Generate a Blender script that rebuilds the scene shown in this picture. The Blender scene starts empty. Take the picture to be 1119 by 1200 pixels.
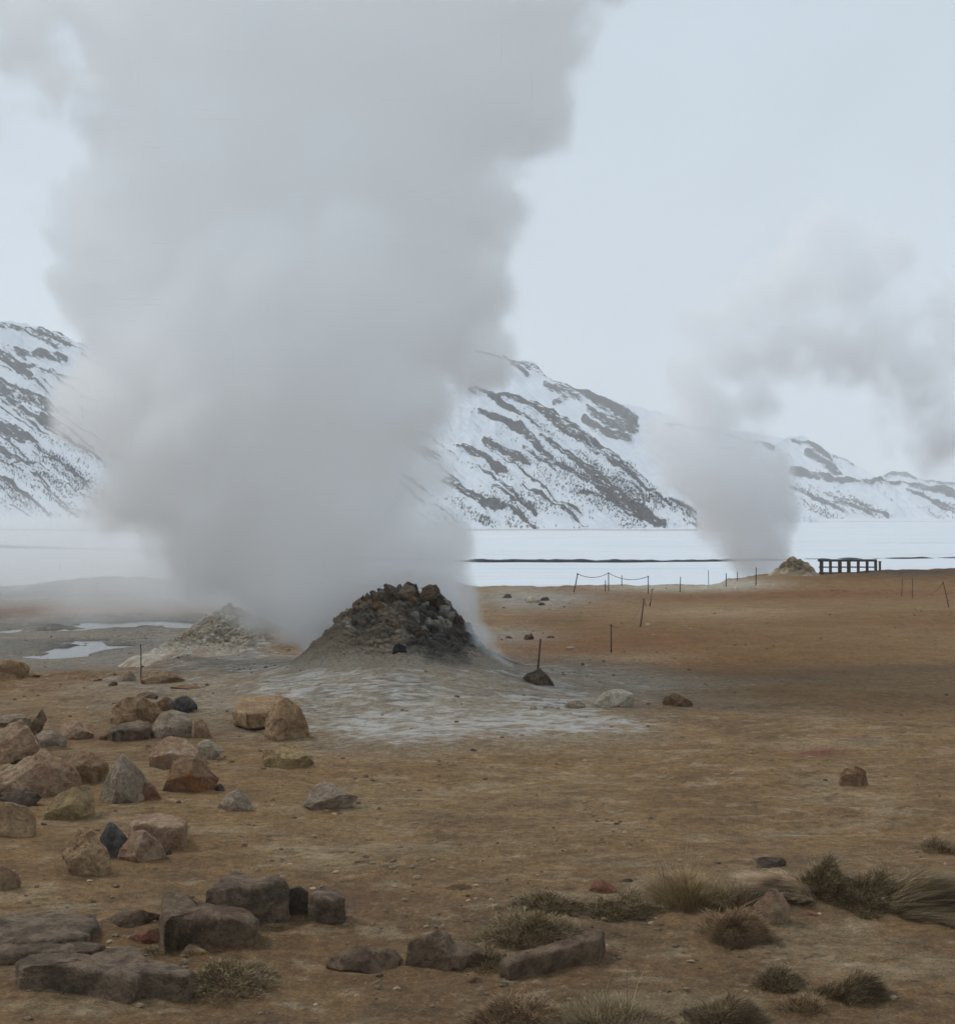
import bpy, math, random
import numpy as np
from mathutils import Vector

random.seed(7)
RNG = np.random.default_rng(7)
scene = bpy.context.scene
COL = scene.collection
F = 1600.0            # focal length in photo pixels (photo 1119 x 1200)
CX, CY, H = 559.5, 600.0, 3.4   # camera height 3.4 m, looking level along +Y
R = math.radians

# ------------------------------------------------------------------ numpy noise
def _hash(ix, iy, iz, seed):
    n = (ix.astype(np.int64) * 374761393 + iy.astype(np.int64) * 668265263 + iz.astype(np.int64) * 2147483647 + seed * 974634777) & 0xFFFFFFFF
    n = ((n ^ (n >> 13)) * 1274126177) & 0xFFFFFFFF
    n = ((n ^ (n >> 16)) * 2246822519) & 0xFFFFFFFF
    return ((n ^ (n >> 15)) & 0xFFFFFF).astype(np.float64) / 0xFFFFFF

def vnoise(x, y, z=None, seed=0):
    x = np.asarray(x, float); y = np.asarray(y, float)
    z = np.zeros_like(x) if z is None else np.asarray(z, float)
    ix, iy, iz = np.floor(x), np.floor(y), np.floor(z)
    fx, fy, fz = x - ix, y - iy, z - iz
    fx, fy, fz = [f * f * f * (f * (f * 6 - 15) + 10) for f in (fx, fy, fz)]
    o = 0
    for a in (0, 1):
        for b in (0, 1):
            for c in (0, 1):
                w = (fx if a else 1 - fx) * (fy if b else 1 - fy) * (fz if c else 1 - fz)
                o = o + w * _hash(ix + a, iy + b, iz + c, seed)
    return o * 2 - 1

def vnoise2(x, y, seed=0):
    x = np.asarray(x, float); y = np.asarray(y, float)
    ix, iy = np.floor(x), np.floor(y); iz = np.zeros_like(ix)
    fx, fy = x - ix, y - iy
    fx, fy = [f * f * f * (f * (f * 6 - 15) + 10) for f in (fx, fy)]
    h = lambda a, b: _hash(ix + a, iy + b, iz, seed)
    return ((h(0, 0) * (1 - fx) + h(1, 0) * fx) * (1 - fy) + (h(0, 1) * (1 - fx) + h(1, 1) * fx) * fy) * 2 - 1

def fbm(x, y, z=None, oct=5, seed=0, gain=.5, lac=2.03):
    a, s, o = 1.0, 0.0, 0.0
    for k in range(oct):
        o = o + a * (vnoise2(x, y, seed + k * 17) if z is None else vnoise(x, y, z, seed + k * 17)); s += a
        x = x * lac + 13.7; y = y * lac + 7.3
        if z is not None: z = z * lac + 3.1
        a *= gain
    return o / s

def cells(x, y, seed=0):
    """F1 distance and cell id value of jittered cells"""
    ix, iy = np.floor(x), np.floor(y)
    d1 = np.full(np.shape(x), 9.0); d2 = d1.copy(); idv = np.zeros(np.shape(x)); z = np.zeros_like(ix)
    for a in (-1, 0, 1):
        for b in (-1, 0, 1):
            jx = _hash(ix + a, iy + b, z, seed); jy = _hash(ix + a, iy + b, z, seed + 5)
            d = np.hypot(ix + a + jx - x, iy + b + jy - y)
            v = _hash(ix + a, iy + b, z, seed + 9)
            m = d < d1
            d2 = np.where(m, d1, np.minimum(d2, d))
            idv = np.where(m, v, idv); d1 = np.where(m, d, d1)
    return d1, d2, idv

def sstep(a, b, x):
    t = np.clip((np.asarray(x, float) - a) / (b - a), 0, 1)
    return t * t * (3 - 2 * t)

# ------------------------------------------------------------------ terrain
MX, MY = -1.43, 27.0           # main fumarole mound
def mound_profile(x, y):
    dx, dy = x - MX, y - MY
    r = np.hypot(dx, dy); c = dx / np.maximum(r, 1e-6); s = dy / np.maximum(r, 1e-6)
    L = np.interp(r, [0, .42, .84, 1.18, 1.69, 2.28, 2.95, 4.6, 6.5], [1.84, 1.84, 1.58, 1.32, .88, .42, .26, .10, 0])
    Rr = np.interp(r, [0, .62, .84, 1.18, 1.55, 2.1, 2.8, 3.6, 4.6], [1.84, 1.74, 1.48, 1.00, .70, .42, .22, .08, 0])
    Fr = np.interp(r, [0, .7, 1.0, 1.5, 2.1, 2.9, 4.0, 5.5, 7.5], [1.84, 1.62, 1.34, .94, .62, .40, .24, .10, 0])
    Bk = np.interp(r, [0, .8, 1.2, 1.6, 2.3, 3.5], [1.9, 1.5, 1.1, .7, .2, 0])
    wl, wr, wf, wb = np.clip(-c, 0, 1) ** 2, np.clip(c, 0, 1) ** 2, np.clip(-s, 0, 1) ** 2, np.clip(s, 0, 1) ** 2
    return L * wl + Rr * wr + Fr * wf + Bk * wb, r

SX, SY = -6.9, 38.0            # pale mud mound behind, to the left
def second_profile(x, y):
    dx, dy = x - SX, (y - SY) * .8
    r = np.hypot(np.where(dx > 0, dx * .75, dx), dy)
    return np.interp(r, [0, .5, 1.2, 2.0, 3.0, 4.6], [1.72, 1.55, 1.0, .6, .3, 0]), r

def ground_h(x, y):
    x = np.asarray(x, float); y = np.asarray(y, float)
    z = .10 * fbm(x * .18, y * .18, oct=3, seed=3) + .035 * fbm(x * .9, y * .9, oct=3, seed=4)
    z = z + .016 * fbm(x * 5, y * 5, oct=3, seed=8) * sstep(70, 20, y) + .07 * np.abs(fbm(x * 2.2, y * 2.2, oct=4, seed=9)) * np.exp(-(((x - MX) / 5) ** 2 + ((y - MY + 1) / 4) ** 2))
    # far left mud flats lie lower, past a broken edge
    edge = 28.6 + .8 * fbm(x * .5, x * 0 + 2, oct=3, seed=11) + sstep(-9, -3, x) * 6
    w = sstep(0, 2.6, y - edge) * sstep(-1.5, -7.5, x + (y - 30) * .03)
    z = z * (1 - w * .75) - 1.2 * w
    # edge of the near plateau
    pxx = x / np.maximum(y, 5)
    brink = 82 - 21 * sstep(-.06, .0, pxx) + 13 * sstep(.165, .21, pxx)
    z = z - 6.5 * sstep(0, 34, y - brink + 2.5 * fbm(x * .12, y * 0, oct=3, seed=21))
    m, r = mound_profile(x, y)
    z = z * (1 - sstep(4, 2, r)) + m - .07 * sstep(2.35, 1.9, r)
    s, r2 = second_profile(x, y)
    z = z + s - .06 * sstep(2.6, 2.0, r2)
    # pale hummocks at the far edge, and the bank on the right
    def hump(cx, cy, rx, ry, h): return h * np.exp(-((x - cx) / rx) ** 2 - ((y - cy) / ry) ** 2)
    z = z + hump(6.5, 58, 3.5, 2.5, .10) + hump(10.5, 60, 3, 2, .16) + hump(25, 73, 5, 3, .22)
    z = z + hump(-21, 80, 6, 3, .75) + hump(-32, 72, 5, 2, .3) + hump(1.5, 57, 3, 4, .10) + hump(28, 74, 6, 3, .12)
    z = z + .16 * np.abs(fbm(x * .9, y * .9, oct=3, seed=31)) * sstep(54, 60, y) * sstep(92, 80, y)
    z = z + .30 * np.maximum(fbm(x * 1.3, y * 1.3, oct=4, seed=33), -.1) * np.exp(-((y - edge + .6) / .8) ** 2) * sstep(-4.5, -7, x)
    z = z - hump(5.2, 31, 5, 1.2, .12)
    # shallow pools in the flats
    for cx, cy, rx, ry, h in POOLS:
        z = z + hump(cx, cy, rx, ry, -h) * (1 + 1.6 * fbm(x * .9, y * .7, oct=4, seed=36))
    z = z + .007 * fbm(x * 19, y * 13, oct=2, seed=35) * sstep(26, 14, y)
    z = z + .10 * np.exp(-((x / np.maximum(y, 5) - .28) / .13) ** 2 - ((y - 12.6) / .7) ** 2) + .05 * np.exp(-((x / np.maximum(y, 5) - .06) / .10) ** 2 - ((y - 11.4) / .6) ** 2)
    return z

def _p0(x, y, zz):
    d = F * (H - zz) / (y - CY)
    return (x - CX) / F * d, d
POOLS = []
for px, py, wpx, hpx, dep in [(85, 760, 34, 7, .30), (150, 729, 70, 4.5, .30), (178, 744, 30, 3, .22), (98, 751, 20, 3, .25), (52, 767, 34, 3, .30), (128, 755, 34, 2.5, .28), (112, 748, 50, 2.5, .22), (215, 728, 60, 2.5, .26), (70, 735, 60, 2.5, .2), (35, 739, 42, 3, .16), (240, 733, 40, 3, .16), (20, 703, 50, 2.5, .2), (15, 695, 40, 2.5, .2)]:
    X, Y = _p0(px, py, -1.25)
    _, Y2 = _p0(px, py - hpx, -1.25)
    POOLS.append((X, Y, wpx / F * Y, max(.5, (Y2 - Y)), dep))
WATER_Z = -1.34

def hit(px, py, dmin=5.0, dmax=130.0):
    """where the view ray through a photo pixel meets the ground"""
    tx, tz = (px - CX) / F, (py - CY) / F
    d = np.arange(dmin, dmax, .05)
    below = (H - tz * d) < ground_h(tx * d, d)
    k = int(np.argmax(below)) if below.any() else len(d) - 1
    return tx * d[k], float(d[k]), float(ground_h(tx * d[k], d[k]))

# ------------------------------------------------------------------ object helpers
def tag(o, label=None, cat=None, group=None, kind=None):
    for k, v in (("label", label), ("category", cat), ("group", group), ("kind", kind)):
        if v: o[k] = v
    return o

def mesh_from(name, verts, faces, mat=None, parent=None, smooth=True, attrs=None):
    me = bpy.data.meshes.new(name)
    verts = np.asarray(verts, np.float32)
    faces = np.asarray(faces, np.int32)
    n, k = faces.shape
    me.vertices.add(len(verts)); me.vertices.foreach_set("co", verts.ravel())
    me.loops.add(n * k); me.loops.foreach_set("vertex_index", faces.ravel())
    me.polygons.add(n)
    me.polygons.foreach_set("loop_start", np.arange(0, n * k, k, dtype=np.int32))
    me.polygons.foreach_set("use_smooth", np.full(n, smooth))
    me.update(calc_edges=True); me.validate()
    for an, av in (attrs or {}).items():
        av = np.asarray(av, np.float32)
        if av.ndim == 1:
            at = me.attributes.new(an, 'FLOAT', 'POINT'); at.data.foreach_set("value", av)
        else:
            at = me.attributes.new(an, 'FLOAT_COLOR', 'POINT')
            at.data.foreach_set("color", np.c_[av, np.ones(len(av), np.float32)].astype(np.float32).ravel())
    if mat: me.materials.append(mat)
    o = bpy.data.objects.new(name, me); COL.objects.link(o)
    if parent: o.parent = parent
    return o

def grid_faces(nr, nc):
    i = np.arange(nr - 1)[:, None] * nc + np.arange(nc - 1)[None, :]
    i = i.ravel()
    return np.c_[i, i + 1, i + nc + 1, i + nc]

def empty(name, loc):
    o = bpy.data.objects.new(name, None); o.location = loc; o.empty_display_size = .2
    COL.objects.link(o); return o

# ------------------------------------------------------------------ node helpers
class NT:
    def __init__(s, nt): s.nt = nt; s.n = nt.nodes; s.l = nt.links
    def add(s, t, ins=None, **props):
        nd = s.n.new(t)
        for k, v in props.items(): setattr(nd, k, v)
        for k, v in (ins or {}).items():
            sock = nd.inputs[k]
            if isinstance(v, bpy.types.NodeSocket): s.l.new(v, sock)
            elif isinstance(v, bpy.types.Node): s.l.new(v.outputs[0], sock)
            else: sock.default_value = v
        return nd
    def math(s, op, a, b=0.0, clamp=False, c=0.0):
        return s.add('ShaderNodeMath', {0: a, 1: b, 2: c}, operation=op, use_clamp=clamp).outputs[0]
    def noise(s, vec, scale, detail=4, rough=.55, dist=0.0):
        return s.add('ShaderNodeTexNoise', {'Vector': vec, 'Scale': scale, 'Detail': detail, 'Roughness': rough, 'Distortion': dist}).outputs[0]
    def ramp(s, fac, lo, hi):
        return s.add('ShaderNodeMapRange', {0: fac, 1: lo, 2: hi, 3: 0.0, 4: 1.0}, interpolation_type='SMOOTHSTEP').outputs[0]
    def mixc(s, fac, a, b, mode='MIX'):
        nd = s.n.new('ShaderNodeMix'); nd.data_type = 'RGBA'; nd.blend_type = mode
        for sock, v in ((nd.inputs[0], fac), (nd.inputs[6], a), (nd.inputs[7], b)):
            if isinstance(v, bpy.types.NodeSocket): s.l.new(v, sock)
            elif isinstance(v, (int, float)): sock.default_value = v
            else: sock.default_value = (*v, 1) if len(v) == 3 else v
        return nd.outputs[2]
    def scalec(s, col, fac):
        nd = s.add('ShaderNodeVectorMath', operation='SCALE'); s.l.new(col, nd.inputs[0])
        if isinstance(fac, bpy.types.NodeSocket): s.l.new(fac, nd.inputs[3])
        else: nd.inputs[3].default_value = fac
        return nd.outputs[0]
    def mapping(s, vec, scale=(1, 1, 1), rot=(0, 0, 0), loc=(0, 0, 0)):
        return s.add('ShaderNodeMapping', {0: vec, 1: loc, 2: rot, 3: scale}).outputs[0]

def material(name):
    m = bpy.data.materials.new(name); m.use_nodes = True
    nt = NT(m.node_tree); nt.n.clear()
    out = nt.add('ShaderNodeOutputMaterial')
    b = nt.add('ShaderNodeBsdfPrincipled'); b.inputs['Roughness'].default_value = .9
    b.inputs['Specular IOR Level'].default_value = .25
    nt.l.new(b.outputs[0], out.inputs[0])
    return m, nt, b

def simple_mat(name, col, rough=.85, metal=0, var=.3, scale=20):
    m, nt, b = material(name)
    tc = nt.add('ShaderNodeTexCoord').outputs['Object']
    v = nt.noise(tc, scale, 5)
    c = nt.mixc(v, tuple(x * (1 - var) for x in col), tuple(x * (1 + var) for x in col))
    nt.l.new(c, b.inputs['Base Color']); b.inputs['Roughness'].default_value = rough; b.inputs['Metallic'].default_value = metal
    bp = nt.add('ShaderNodeBump', {'Height': v, 'Strength': .3, 'Distance': .01}); nt.l.new(bp.outputs[0], b.inputs['Normal'])
    return m

# ------------------------------------------------------------------ materials
def soil_mat(name, attr='tone'):
    m, nt, b = material(name)
    at = nt.add('ShaderNodeAttribute', attribute_name=attr)
    pos = nt.add('ShaderNodeNewGeometry').outputs['Position']
    n1 = nt.noise(pos, 1.3, 6, .62)
    n2 = nt.noise(pos, 9.0, 7, .72)
    n3 = nt.noise(pos, 42.0, 4, .7)
    st = nt.mapping(pos, (2.2, 9.0, 2.0), (0, 0, R(7)))
    n4 = nt.noise(st, 1.0, 6, .7, .5)
    k = nt.math('MULTIPLY', nt.math('ADD', nt.math('MULTIPLY', n1, 1.0), .5), nt.math('ADD', nt.math('MULTIPLY', n2, 2.3), -.12))
    k = nt.math('MULTIPLY', k, nt.math('ADD', nt.math('MULTIPLY', n3, 1.7), .15))
    c = nt.scalec(at.outputs['Color'], k)
    # dry pale flecks and rusty damp streaks
    fl = nt.ramp(nt.noise(pos, 21.0, 6, .85), .56, .66)
    c = nt.mixc(nt.math('MULTIPLY', fl, .6), c, (.42, .34, .23))
    rs = nt.ramp(n4, .53, .72)
    c = nt.mixc(nt.math('MULTIPLY', rs, .40), c, (.115, .058, .024))
    dk = nt.ramp(nt.noise(pos, 6.3, 6, .75), .60, .70)
    c = nt.mixc(nt.math('MULTIPLY', dk, .35), c, (.055, .038, .026))
    # white mineral crust
    cr = nt.add('ShaderNodeAttribute', attribute_name='crust').outputs['Fac']
    cn = nt.noise(nt.mapping(pos, (2.6, 5.2, 2.6), (0, 0, R(-12))), 1.0, 8, .68, .7)
    cm = nt.ramp(nt.math('ADD', cn, nt.math('MULTIPLY', cr, .25)), .61, .88)
    c = nt.mixc(nt.math('MULTIPLY', cm, .85), c, (.60, .58, .54))
    nt.l.new(c, b.inputs['Base Color'])
    vo = nt.add('ShaderNodeTexVoronoi', {'Vector': pos, 'Scale': 22.0, 'Randomness': 1.0}, feature='F1').outputs['Distance']
    h = nt.math('ADD', nt.math('MULTIPLY', n2, .085), nt.math('MULTIPLY', n3, .03))
    h = nt.math('ADD', h, nt.math('MULTIPLY', nt.ramp(vo, .0, .5), -.006))
    bp = nt.add('ShaderNodeBump', {'Height': h, 'Strength': 1.0, 'Distance': 1.0}); nt.l.new(bp.outputs[0], b.inputs['Normal'])
    return m

def rock_mat():
    m, nt, b = material('rock')
    oi = nt.add('ShaderNodeObjectInfo')
    tc = nt.add('ShaderNodeTexCoord').outputs['Object']
    off = nt.add('ShaderNodeVectorMath', {0: tc}, operation='ADD')
    sc = nt.math('MULTIPLY', oi.outputs['Random'], 40.0); nt.l.new(sc, off.inputs[1]); v = off.outputs[0]
    n1 = nt.noise(v, 3.5, 5, .6, .4); n2 = nt.noise(v, 14, 7, .72); n3 = nt.noise(v, 60, 5, .7)
    t2 = nt.add('ShaderNodeAttribute', attribute_name='tint', attribute_type='OBJECT').outputs['Color']
    c = nt.mixc(nt.ramp(n1, .42, .60), oi.outputs['Color'], t2)
    k = nt.math('MULTIPLY', nt.math('ADD', nt.math('MULTIPLY', n2, 2.3), -.12), nt.math('ADD', nt.math('MULTIPLY', n3, .8), .6))
    c = nt.scalec(c, k)
    pit = nt.ramp(nt.noise(v, 24, 4, .8), .66, .58)
    c = nt.mixc(nt.math('MULTIPLY', nt.math('SUBTRACT', 1.0, pit), .6), c, (.045, .036, .028))
    pale = nt.ramp(nt.noise(v, 7, 6, .75), .58, .70)
    c = nt.mixc(nt.math('MULTIPLY', pale, .38), c, (.30, .26, .21))
    nt.l.new(c, b.inputs['Base Color'])
    h = nt.math('ADD', nt.math('MULTIPLY', n2, .13), nt.math('MULTIPLY', n3, .035))
    bp = nt.add('ShaderNodeBump', {'Height': h, 'Strength': 1.0, 'Distance': 1.0}); nt.l.new(bp.outputs[0], b.inputs['Normal'])
    return m

def snow_mat():
    m, nt, b = material('snow')
    pos = nt.add('ShaderNodeNewGeometry').outputs['Position']
    n = nt.noise(pos, .02, 6, .6); n2 = nt.noise(nt.mapping(pos, (.012, .11, 1)), 1.0, 7, .65, .6)
    c = nt.mixc(n, (.60, .64, .68), (.74, .77, .80))
    c = nt.mixc(nt.math('MULTIPLY', nt.ramp(n2, .52, .66), .5), c, (.50, .53, .56))
    bare = nt.add('ShaderNodeAttribute', attribute_name='bare').outputs['Fac']
    bm = nt.ramp(nt.math('ADD', n2, nt.math('MULTIPLY', bare, .35)), .70, .80)
    c = nt.mixc(nt.math('MULTIPLY', bm, .8), c, (.20, .17, .13))
    nt.l.new(c, b.inputs['Base Color'])
    bp = nt.add('ShaderNodeBump', {'Height': n2, 'Strength': .35, 'Distance': .8}); nt.l.new(bp.outputs[0], b.inputs['Normal'])
    return m

def mountain_mat():
    m, nt, b = material('snowy_mountain')
    pos = nt.add('ShaderNodeNewGeometry').outputs['Position']
    ra = nt.add('ShaderNodeAttribute', attribute_name='rock').outputs['Fac']
    sa = nt.add('ShaderNodeAttribute', attribute_name='scrub').outputs['Fac']
    n = nt.noise(nt.mapping(nt.mapping(pos, (1, 1, 1), (0, R(-33), 0)), (.075, .12, .55)), 1.0, 8, .76); nb = nt.noise(nt.mapping(nt.mapping(pos, (1, 1, 1), (0, R(-33), 0)), (.22, .3, .6)), 1.0, 5, .7)
    snow = nt.mixc(nt.noise(pos, .02, 7, .65), (.56, .62, .69), (.82, .85, .88))
    rock = nt.mixc(n, (.030, .028, .027), (.10, .085, .07))
    rm = nt.ramp(nt.math('ADD', ra, nt.math('MULTIPLY', nt.math('SUBTRACT', n, .5), 1.25)), .42, .50)
    c = nt.mixc(rm, snow, rock)
    sm = nt.ramp(nt.math('ADD', nt.math('MULTIPLY', nb, 1.0), nt.math('MULTIPLY', sa, .17)), .66, .74)
    c = nt.mixc(nt.math('MULTIPLY', sm, .6), c, (.13, .12, .11))
    nt.l.new(c, b.inputs['Base Color'])
    bp = nt.add('ShaderNodeBump', {'Height': n, 'Strength': .5, 'Distance': 5.0}); nt.l.new(bp.outputs[0], b.inputs['Normal'])
    return m

def mound_mat():
    m, nt, b = material('fumarole_crust')
    pos = nt.add('ShaderNodeNewGeometry').outputs['Position']
    at = nt.add('ShaderNodeAttribute', attribute_name='tone').outputs['Color']
    n1 = nt.noise(pos, 4, 6, .65, .5); n2 = nt.noise(pos, 16, 7, .75); n3 = nt.noise(pos, 55, 4, .7)
    k = nt.math('MULTIPLY', nt.math('ADD', nt.math('MULTIPLY', n2, 1.8), .1), nt.math('ADD', nt.math('MULTIPLY', n3, .8), .6))
    c = nt.scalec(at, k)
    w = nt.ramp(nt.noise(pos, 6, 7, .75, .5), .57, .70)
    c = nt.mixc(nt.math('MULTIPLY', w, .5), c, (.36, .34, .31))
    d = nt.ramp(nt.noise(pos, 9, 6, .7), .56, .68)
    c = nt.mixc(nt.math('MULTIPLY', d, .6), c, (.04, .035, .03))
    nt.l.new(c, b.inputs['Base Color'])
    h = nt.math('ADD', nt.math('MULTIPLY', n2, .06), nt.math('MULTIPLY', n3, .015))
    bp = nt.add('ShaderNodeBump', {'Height': h, 'Strength': 1.0, 'Distance': 1.0}); nt.l.new(bp.outputs[0], b.inputs['Normal'])
    return m

def plant_mat():
    m, nt, b = material('dry_plant')
    at = nt.add('ShaderNodeAttribute', attribute_name='tone')
    nt.l.new(at.outputs['Color'], b.inputs['Base Color'])
    return m

M_SOIL, M_ROCK, M_SNOW, M_MTN, M_MOUND, M_PLANT = soil_mat('soil'), rock_mat(), snow_mat(), mountain_mat(), mound_mat(), plant_mat()
M_POST = simple_mat('rusty_steel', (.055, .04, .033), .7, .2)
M_WOOD = simple_mat('weathered_wood', (.105, .085, .066), .85)
M_ROPE = simple_mat('rope', (.16, .14, .12), .9)
M_ROAD = simple_mat('dark_gravel', (.035, .036, .038), .9, 0, .5, .8)
m, nt, b = material('shallow_water'); M_WATER = m
b.inputs['Base Color'].default_value = (.05, .055, .055, 1); b.inputs['Roughness'].default_value = .06; b.inputs['Specular IOR Level'].default_value = .8
wn = nt.noise(nt.add('ShaderNodeNewGeometry').outputs['Position'], 7, 3)
nt.l.new(nt.add('ShaderNodeBump', {'Height': wn, 'Strength': .15, 'Distance': .02}).outputs[0], b.inputs['Normal'])

# ------------------------------------------------------------------ ground
def build_ground():
    nr, nc = 1000, 900
    t = np.linspace(0, 1, nr)
    Y = -8 + 14 * np.minimum(t / .06, 1) + np.where(t > .06, 6 * ((140 / 6) ** ((t - .06) / .94) - 1), 0)
    u = np.linspace(-1, 1, nc)
    Yg, U = np.meshgrid(Y, u, indexing='ij')
    X = U * (np.maximum(Yg, 0) * .62 + 7)
    Z = ground_h(X, Yg)
    x, y, z = X.ravel(), Yg.ravel(), Z.ravel()
    # photo pixel that each point falls on when seen from the path: used only to place soil types
    yy = np.maximum(y, 3.0)
    pu = CX + F * x / yy; pv = CY + F * (H - z) / yy
    n1 = fbm(x * .25, y * .25, oct=5, seed=41); n2 = fbm(x * .06, y * .12, oct=5, seed=42); n3 = fbm(x * .9, y * .9, oct=4, seed=43)
    near = np.array([.258, .152, .063]); ochre = np.array([.205, .106, .036]); grey = np.array([.29, .25, .20])
    flat = np.array([.23, .195, .15]); rust = np.array([.20, .090, .030]); pale = np.array([.42, .36, .27]); dark = np.array([.14, .085, .045])
    c = np.tile(near, (len(x), 1))
    def mix(c, k, w): w = np.clip(w, 0, 1)[:, None]; return c * (1 - w) + np.asarray(k) * w
    c = mix(c, (.200, .118, .053), sstep(960, 1130, pv + 60 * n1) * .85)
    c = mix(c, (.28, .192, .096), sstep(.0, .5, n1) * .45 * sstep(1060, 940, pv))
    n5 = fbm(x * .7 + 3, y * 1.6, oct=5, seed=46, gain=.62); n6 = fbm(x * 2.6, y * 4.5, oct=4, seed=47, gain=.65)
    c = mix(c, (.18, .10, .042), sstep(.12, .45, n5) * .75); c = mix(c, (.32, .23, .128), sstep(-.12, -.45, n5) * .65)
    c = mix(c, (.14, .085, .045), sstep(.2, .5, n6) * .6); c = mix(c, (.37, .28, .17), sstep(-.22, -.5, n6) * .6)
    # ochre plain to the right behind the mound
    w = sstep(845, 815, pv + 12 * n1) * sstep(560, 640, pu + 40 * n1)
    c = mix(c, ochre, w)
    c = mix(c, rust, w * sstep(.05, .45, n2) * .75)
    c = mix(c, (.27, .17, .075), w * sstep(.05, -.4, n2) * .7)
    g = lambda cx, cy, rx, ry: np.exp(-((pu - cx) / rx) ** 2 - ((pv - cy) / ry) ** 2)
    c = mix(c, dark, .85 * g(1080, 782, 130, 5) + .6 * g(930, 795, 90, 6) + .5 * g(820, 828, 170, 8))
    c = mix(c, rust, .9 * g(1000, 696, 220, 8) + .8 * g(800, 697, 130, 6) + .6 * g(900, 712, 120, 5) + .9 * g(650, 725, 40, 8))
    c = mix(c, (.16, .10, .03), .9 * g(665, 727, 22, 5))
    c = mix(c, (.36, .25, .14), .7 * g(840, 718, 110, 9) + .5 * g(760, 770, 60, 6))
    c = mix(c, grey, 1.0 * g(620, 705, 55, 12) + .8 * g(640, 700, 80, 6) + .8 * g(600, 745, 50, 10) + .9 * g(780, 683, 70, 6))
    c = mix(c, pale, 1.0 * g(850, 684, 60, 7) + 1.0 * g(775, 687, 90, 7) + .5 * g(600, 690, 40, 5))
    c = mix(c, (.085, .055, .035), 1.0 * g(1060, 670, 110, 7))
    # left flats
    w = sstep(792, 776, pv + 6 * n3) * sstep(345, 290, pu + (pv - 760) * .2)
    c = mix(c, flat, w)
    c = mix(c, (.165, .15, .125), w * sstep(.0, .4, n1) * .8)
    c = mix(c, rust * 1.05, w * (g(60, 716, 160, 6) + .8 * g(140, 693, 60, 5) + .5 * g(250, 712, 90, 5)))
    c = mix(c, (.35, .31, .25), w * g(60, 702, 200, 4) * .7)
    # grey apron round the fumarole
    rr = np.hypot((x - MX) * np.where(x < MX, 1.1, .96), (y - MY + .8))
    a = sstep(7.4, 4.2, rr + 1.6 * n1 + .8 * n3)
    c = mix(c, (.30, .25, .185), a * .85)
    c = mix(c, (.17, .145, .11), a * sstep(.05, .45, n3) * .7); c = mix(c, (.27, .18, .095), a * sstep(.1, .5, n1) * .6)
    c = mix(c, (.13, .095, .06), .55 * g(980, 1040, 190, 26) + .4 * g(650, 1085, 120, 30) + .4 * g(690, 1180, 200, 22))
    c = mix(c, (.15, .085, .04), .6 * g(110, 855, 170, 40) * (.6 + n3) + .5 * g(60, 790, 130, 7))
    c = mix(c, (.10, .092, .08), w * (.6 * g(95, 757, 60, 9) + .5 * g(160, 732, 90, 8)))
    # red stain
    c = mix(c, (.20, .045, .03), 1.3 * g(955, 882, 32, 5) * (.6 + n3))
    c = mix(c, (.13, .06, .035), .6 * g(400, 1055, 60, 12) + .5 * g(150, 860, 70, 8))
    crust = a * (.62 + .5 * n3) + .62 * g(590, 850, 130, 24) + .5 * g(450, 855, 70, 24) + .35 * g(380, 795, 60, 14) + .5 * g(740, 850, 90, 10) + .45 * g(620, 700, 60, 9) + .3 * w + .5 * g(300, 750, 90, 22)
    crust = crust - .5 * g(480, 960, 500, 80)
    ground = mesh_from('ground', np.c_[x, y, z], grid_faces(nr, nc), M_SOIL, attrs={'tone': c, 'crust': np.clip(crust, 0, 1.2)})
    tag(ground, kind='structure', label='bare ochre and grey geothermal ground with white mineral crust')
build_ground()

# water in the flats
o = mesh_from('water', [(-60, 40, WATER_Z), (-9, 40, WATER_Z), (-9, 84, WATER_Z), (-60, 84, WATER_Z)], [(0, 1, 2, 3)], M_WATER, smooth=False)
tag(o, kind='structure', label='shallow pools of pale water on the grey mud flats')

# ------------------------------------------------------------------ snow plain
SNOW_Z = -5.0
def build_snow():
    nr, nc = 420, 300
    Y = 96 * (5200 / 96) ** np.linspace(0, 1, nr); u = np.linspace(-1, 1, nc)
    Yg, U = np.meshgrid(Y, u, indexing='ij'); X = U * Yg * 1.0
    puf = CX + F * U * 1.0
    zf = np.maximum(H - (np.interp(puf, [-500, 0, 300, 560, 780, 900], [604, 606, 614, 620, 622, 622]) - CY) / F * 690 + .4, SNOW_Z)
    Z = SNOW_Z + (zf - SNOW_Z) * sstep(430, 690, Yg) + .5 * fbm(X * .012, Yg * .012, oct=4, seed=51) + .12 * fbm(X * .1, Yg * .1, oct=3, seed=52)
    x, y, z = X.ravel(), Yg.ravel(), Z.ravel()
    pu = CX + F * x / y; pv = CY + F * (H - z) / y
    bare = .8 * np.exp(-((pv - 621) / 2.0) ** 2) * (pu < 900) + .7 * np.exp(-((pv - 637) / 1.6) ** 2) * sstep(950, 1030, pu) + .6 * np.exp(-((pv - 611) / 1.6) ** 2) * (pu > 880) + .4 * np.exp(-((pv - 645) / 2) ** 2) * (pu < 250)
    o = mesh_from('snow_field', np.c_[x, y, z], grid_faces(nr, nc), M_SNOW, attrs={'bare': bare})
    tag(o, kind='structure', label='flat snow covered valley floor')
build_snow()

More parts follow.
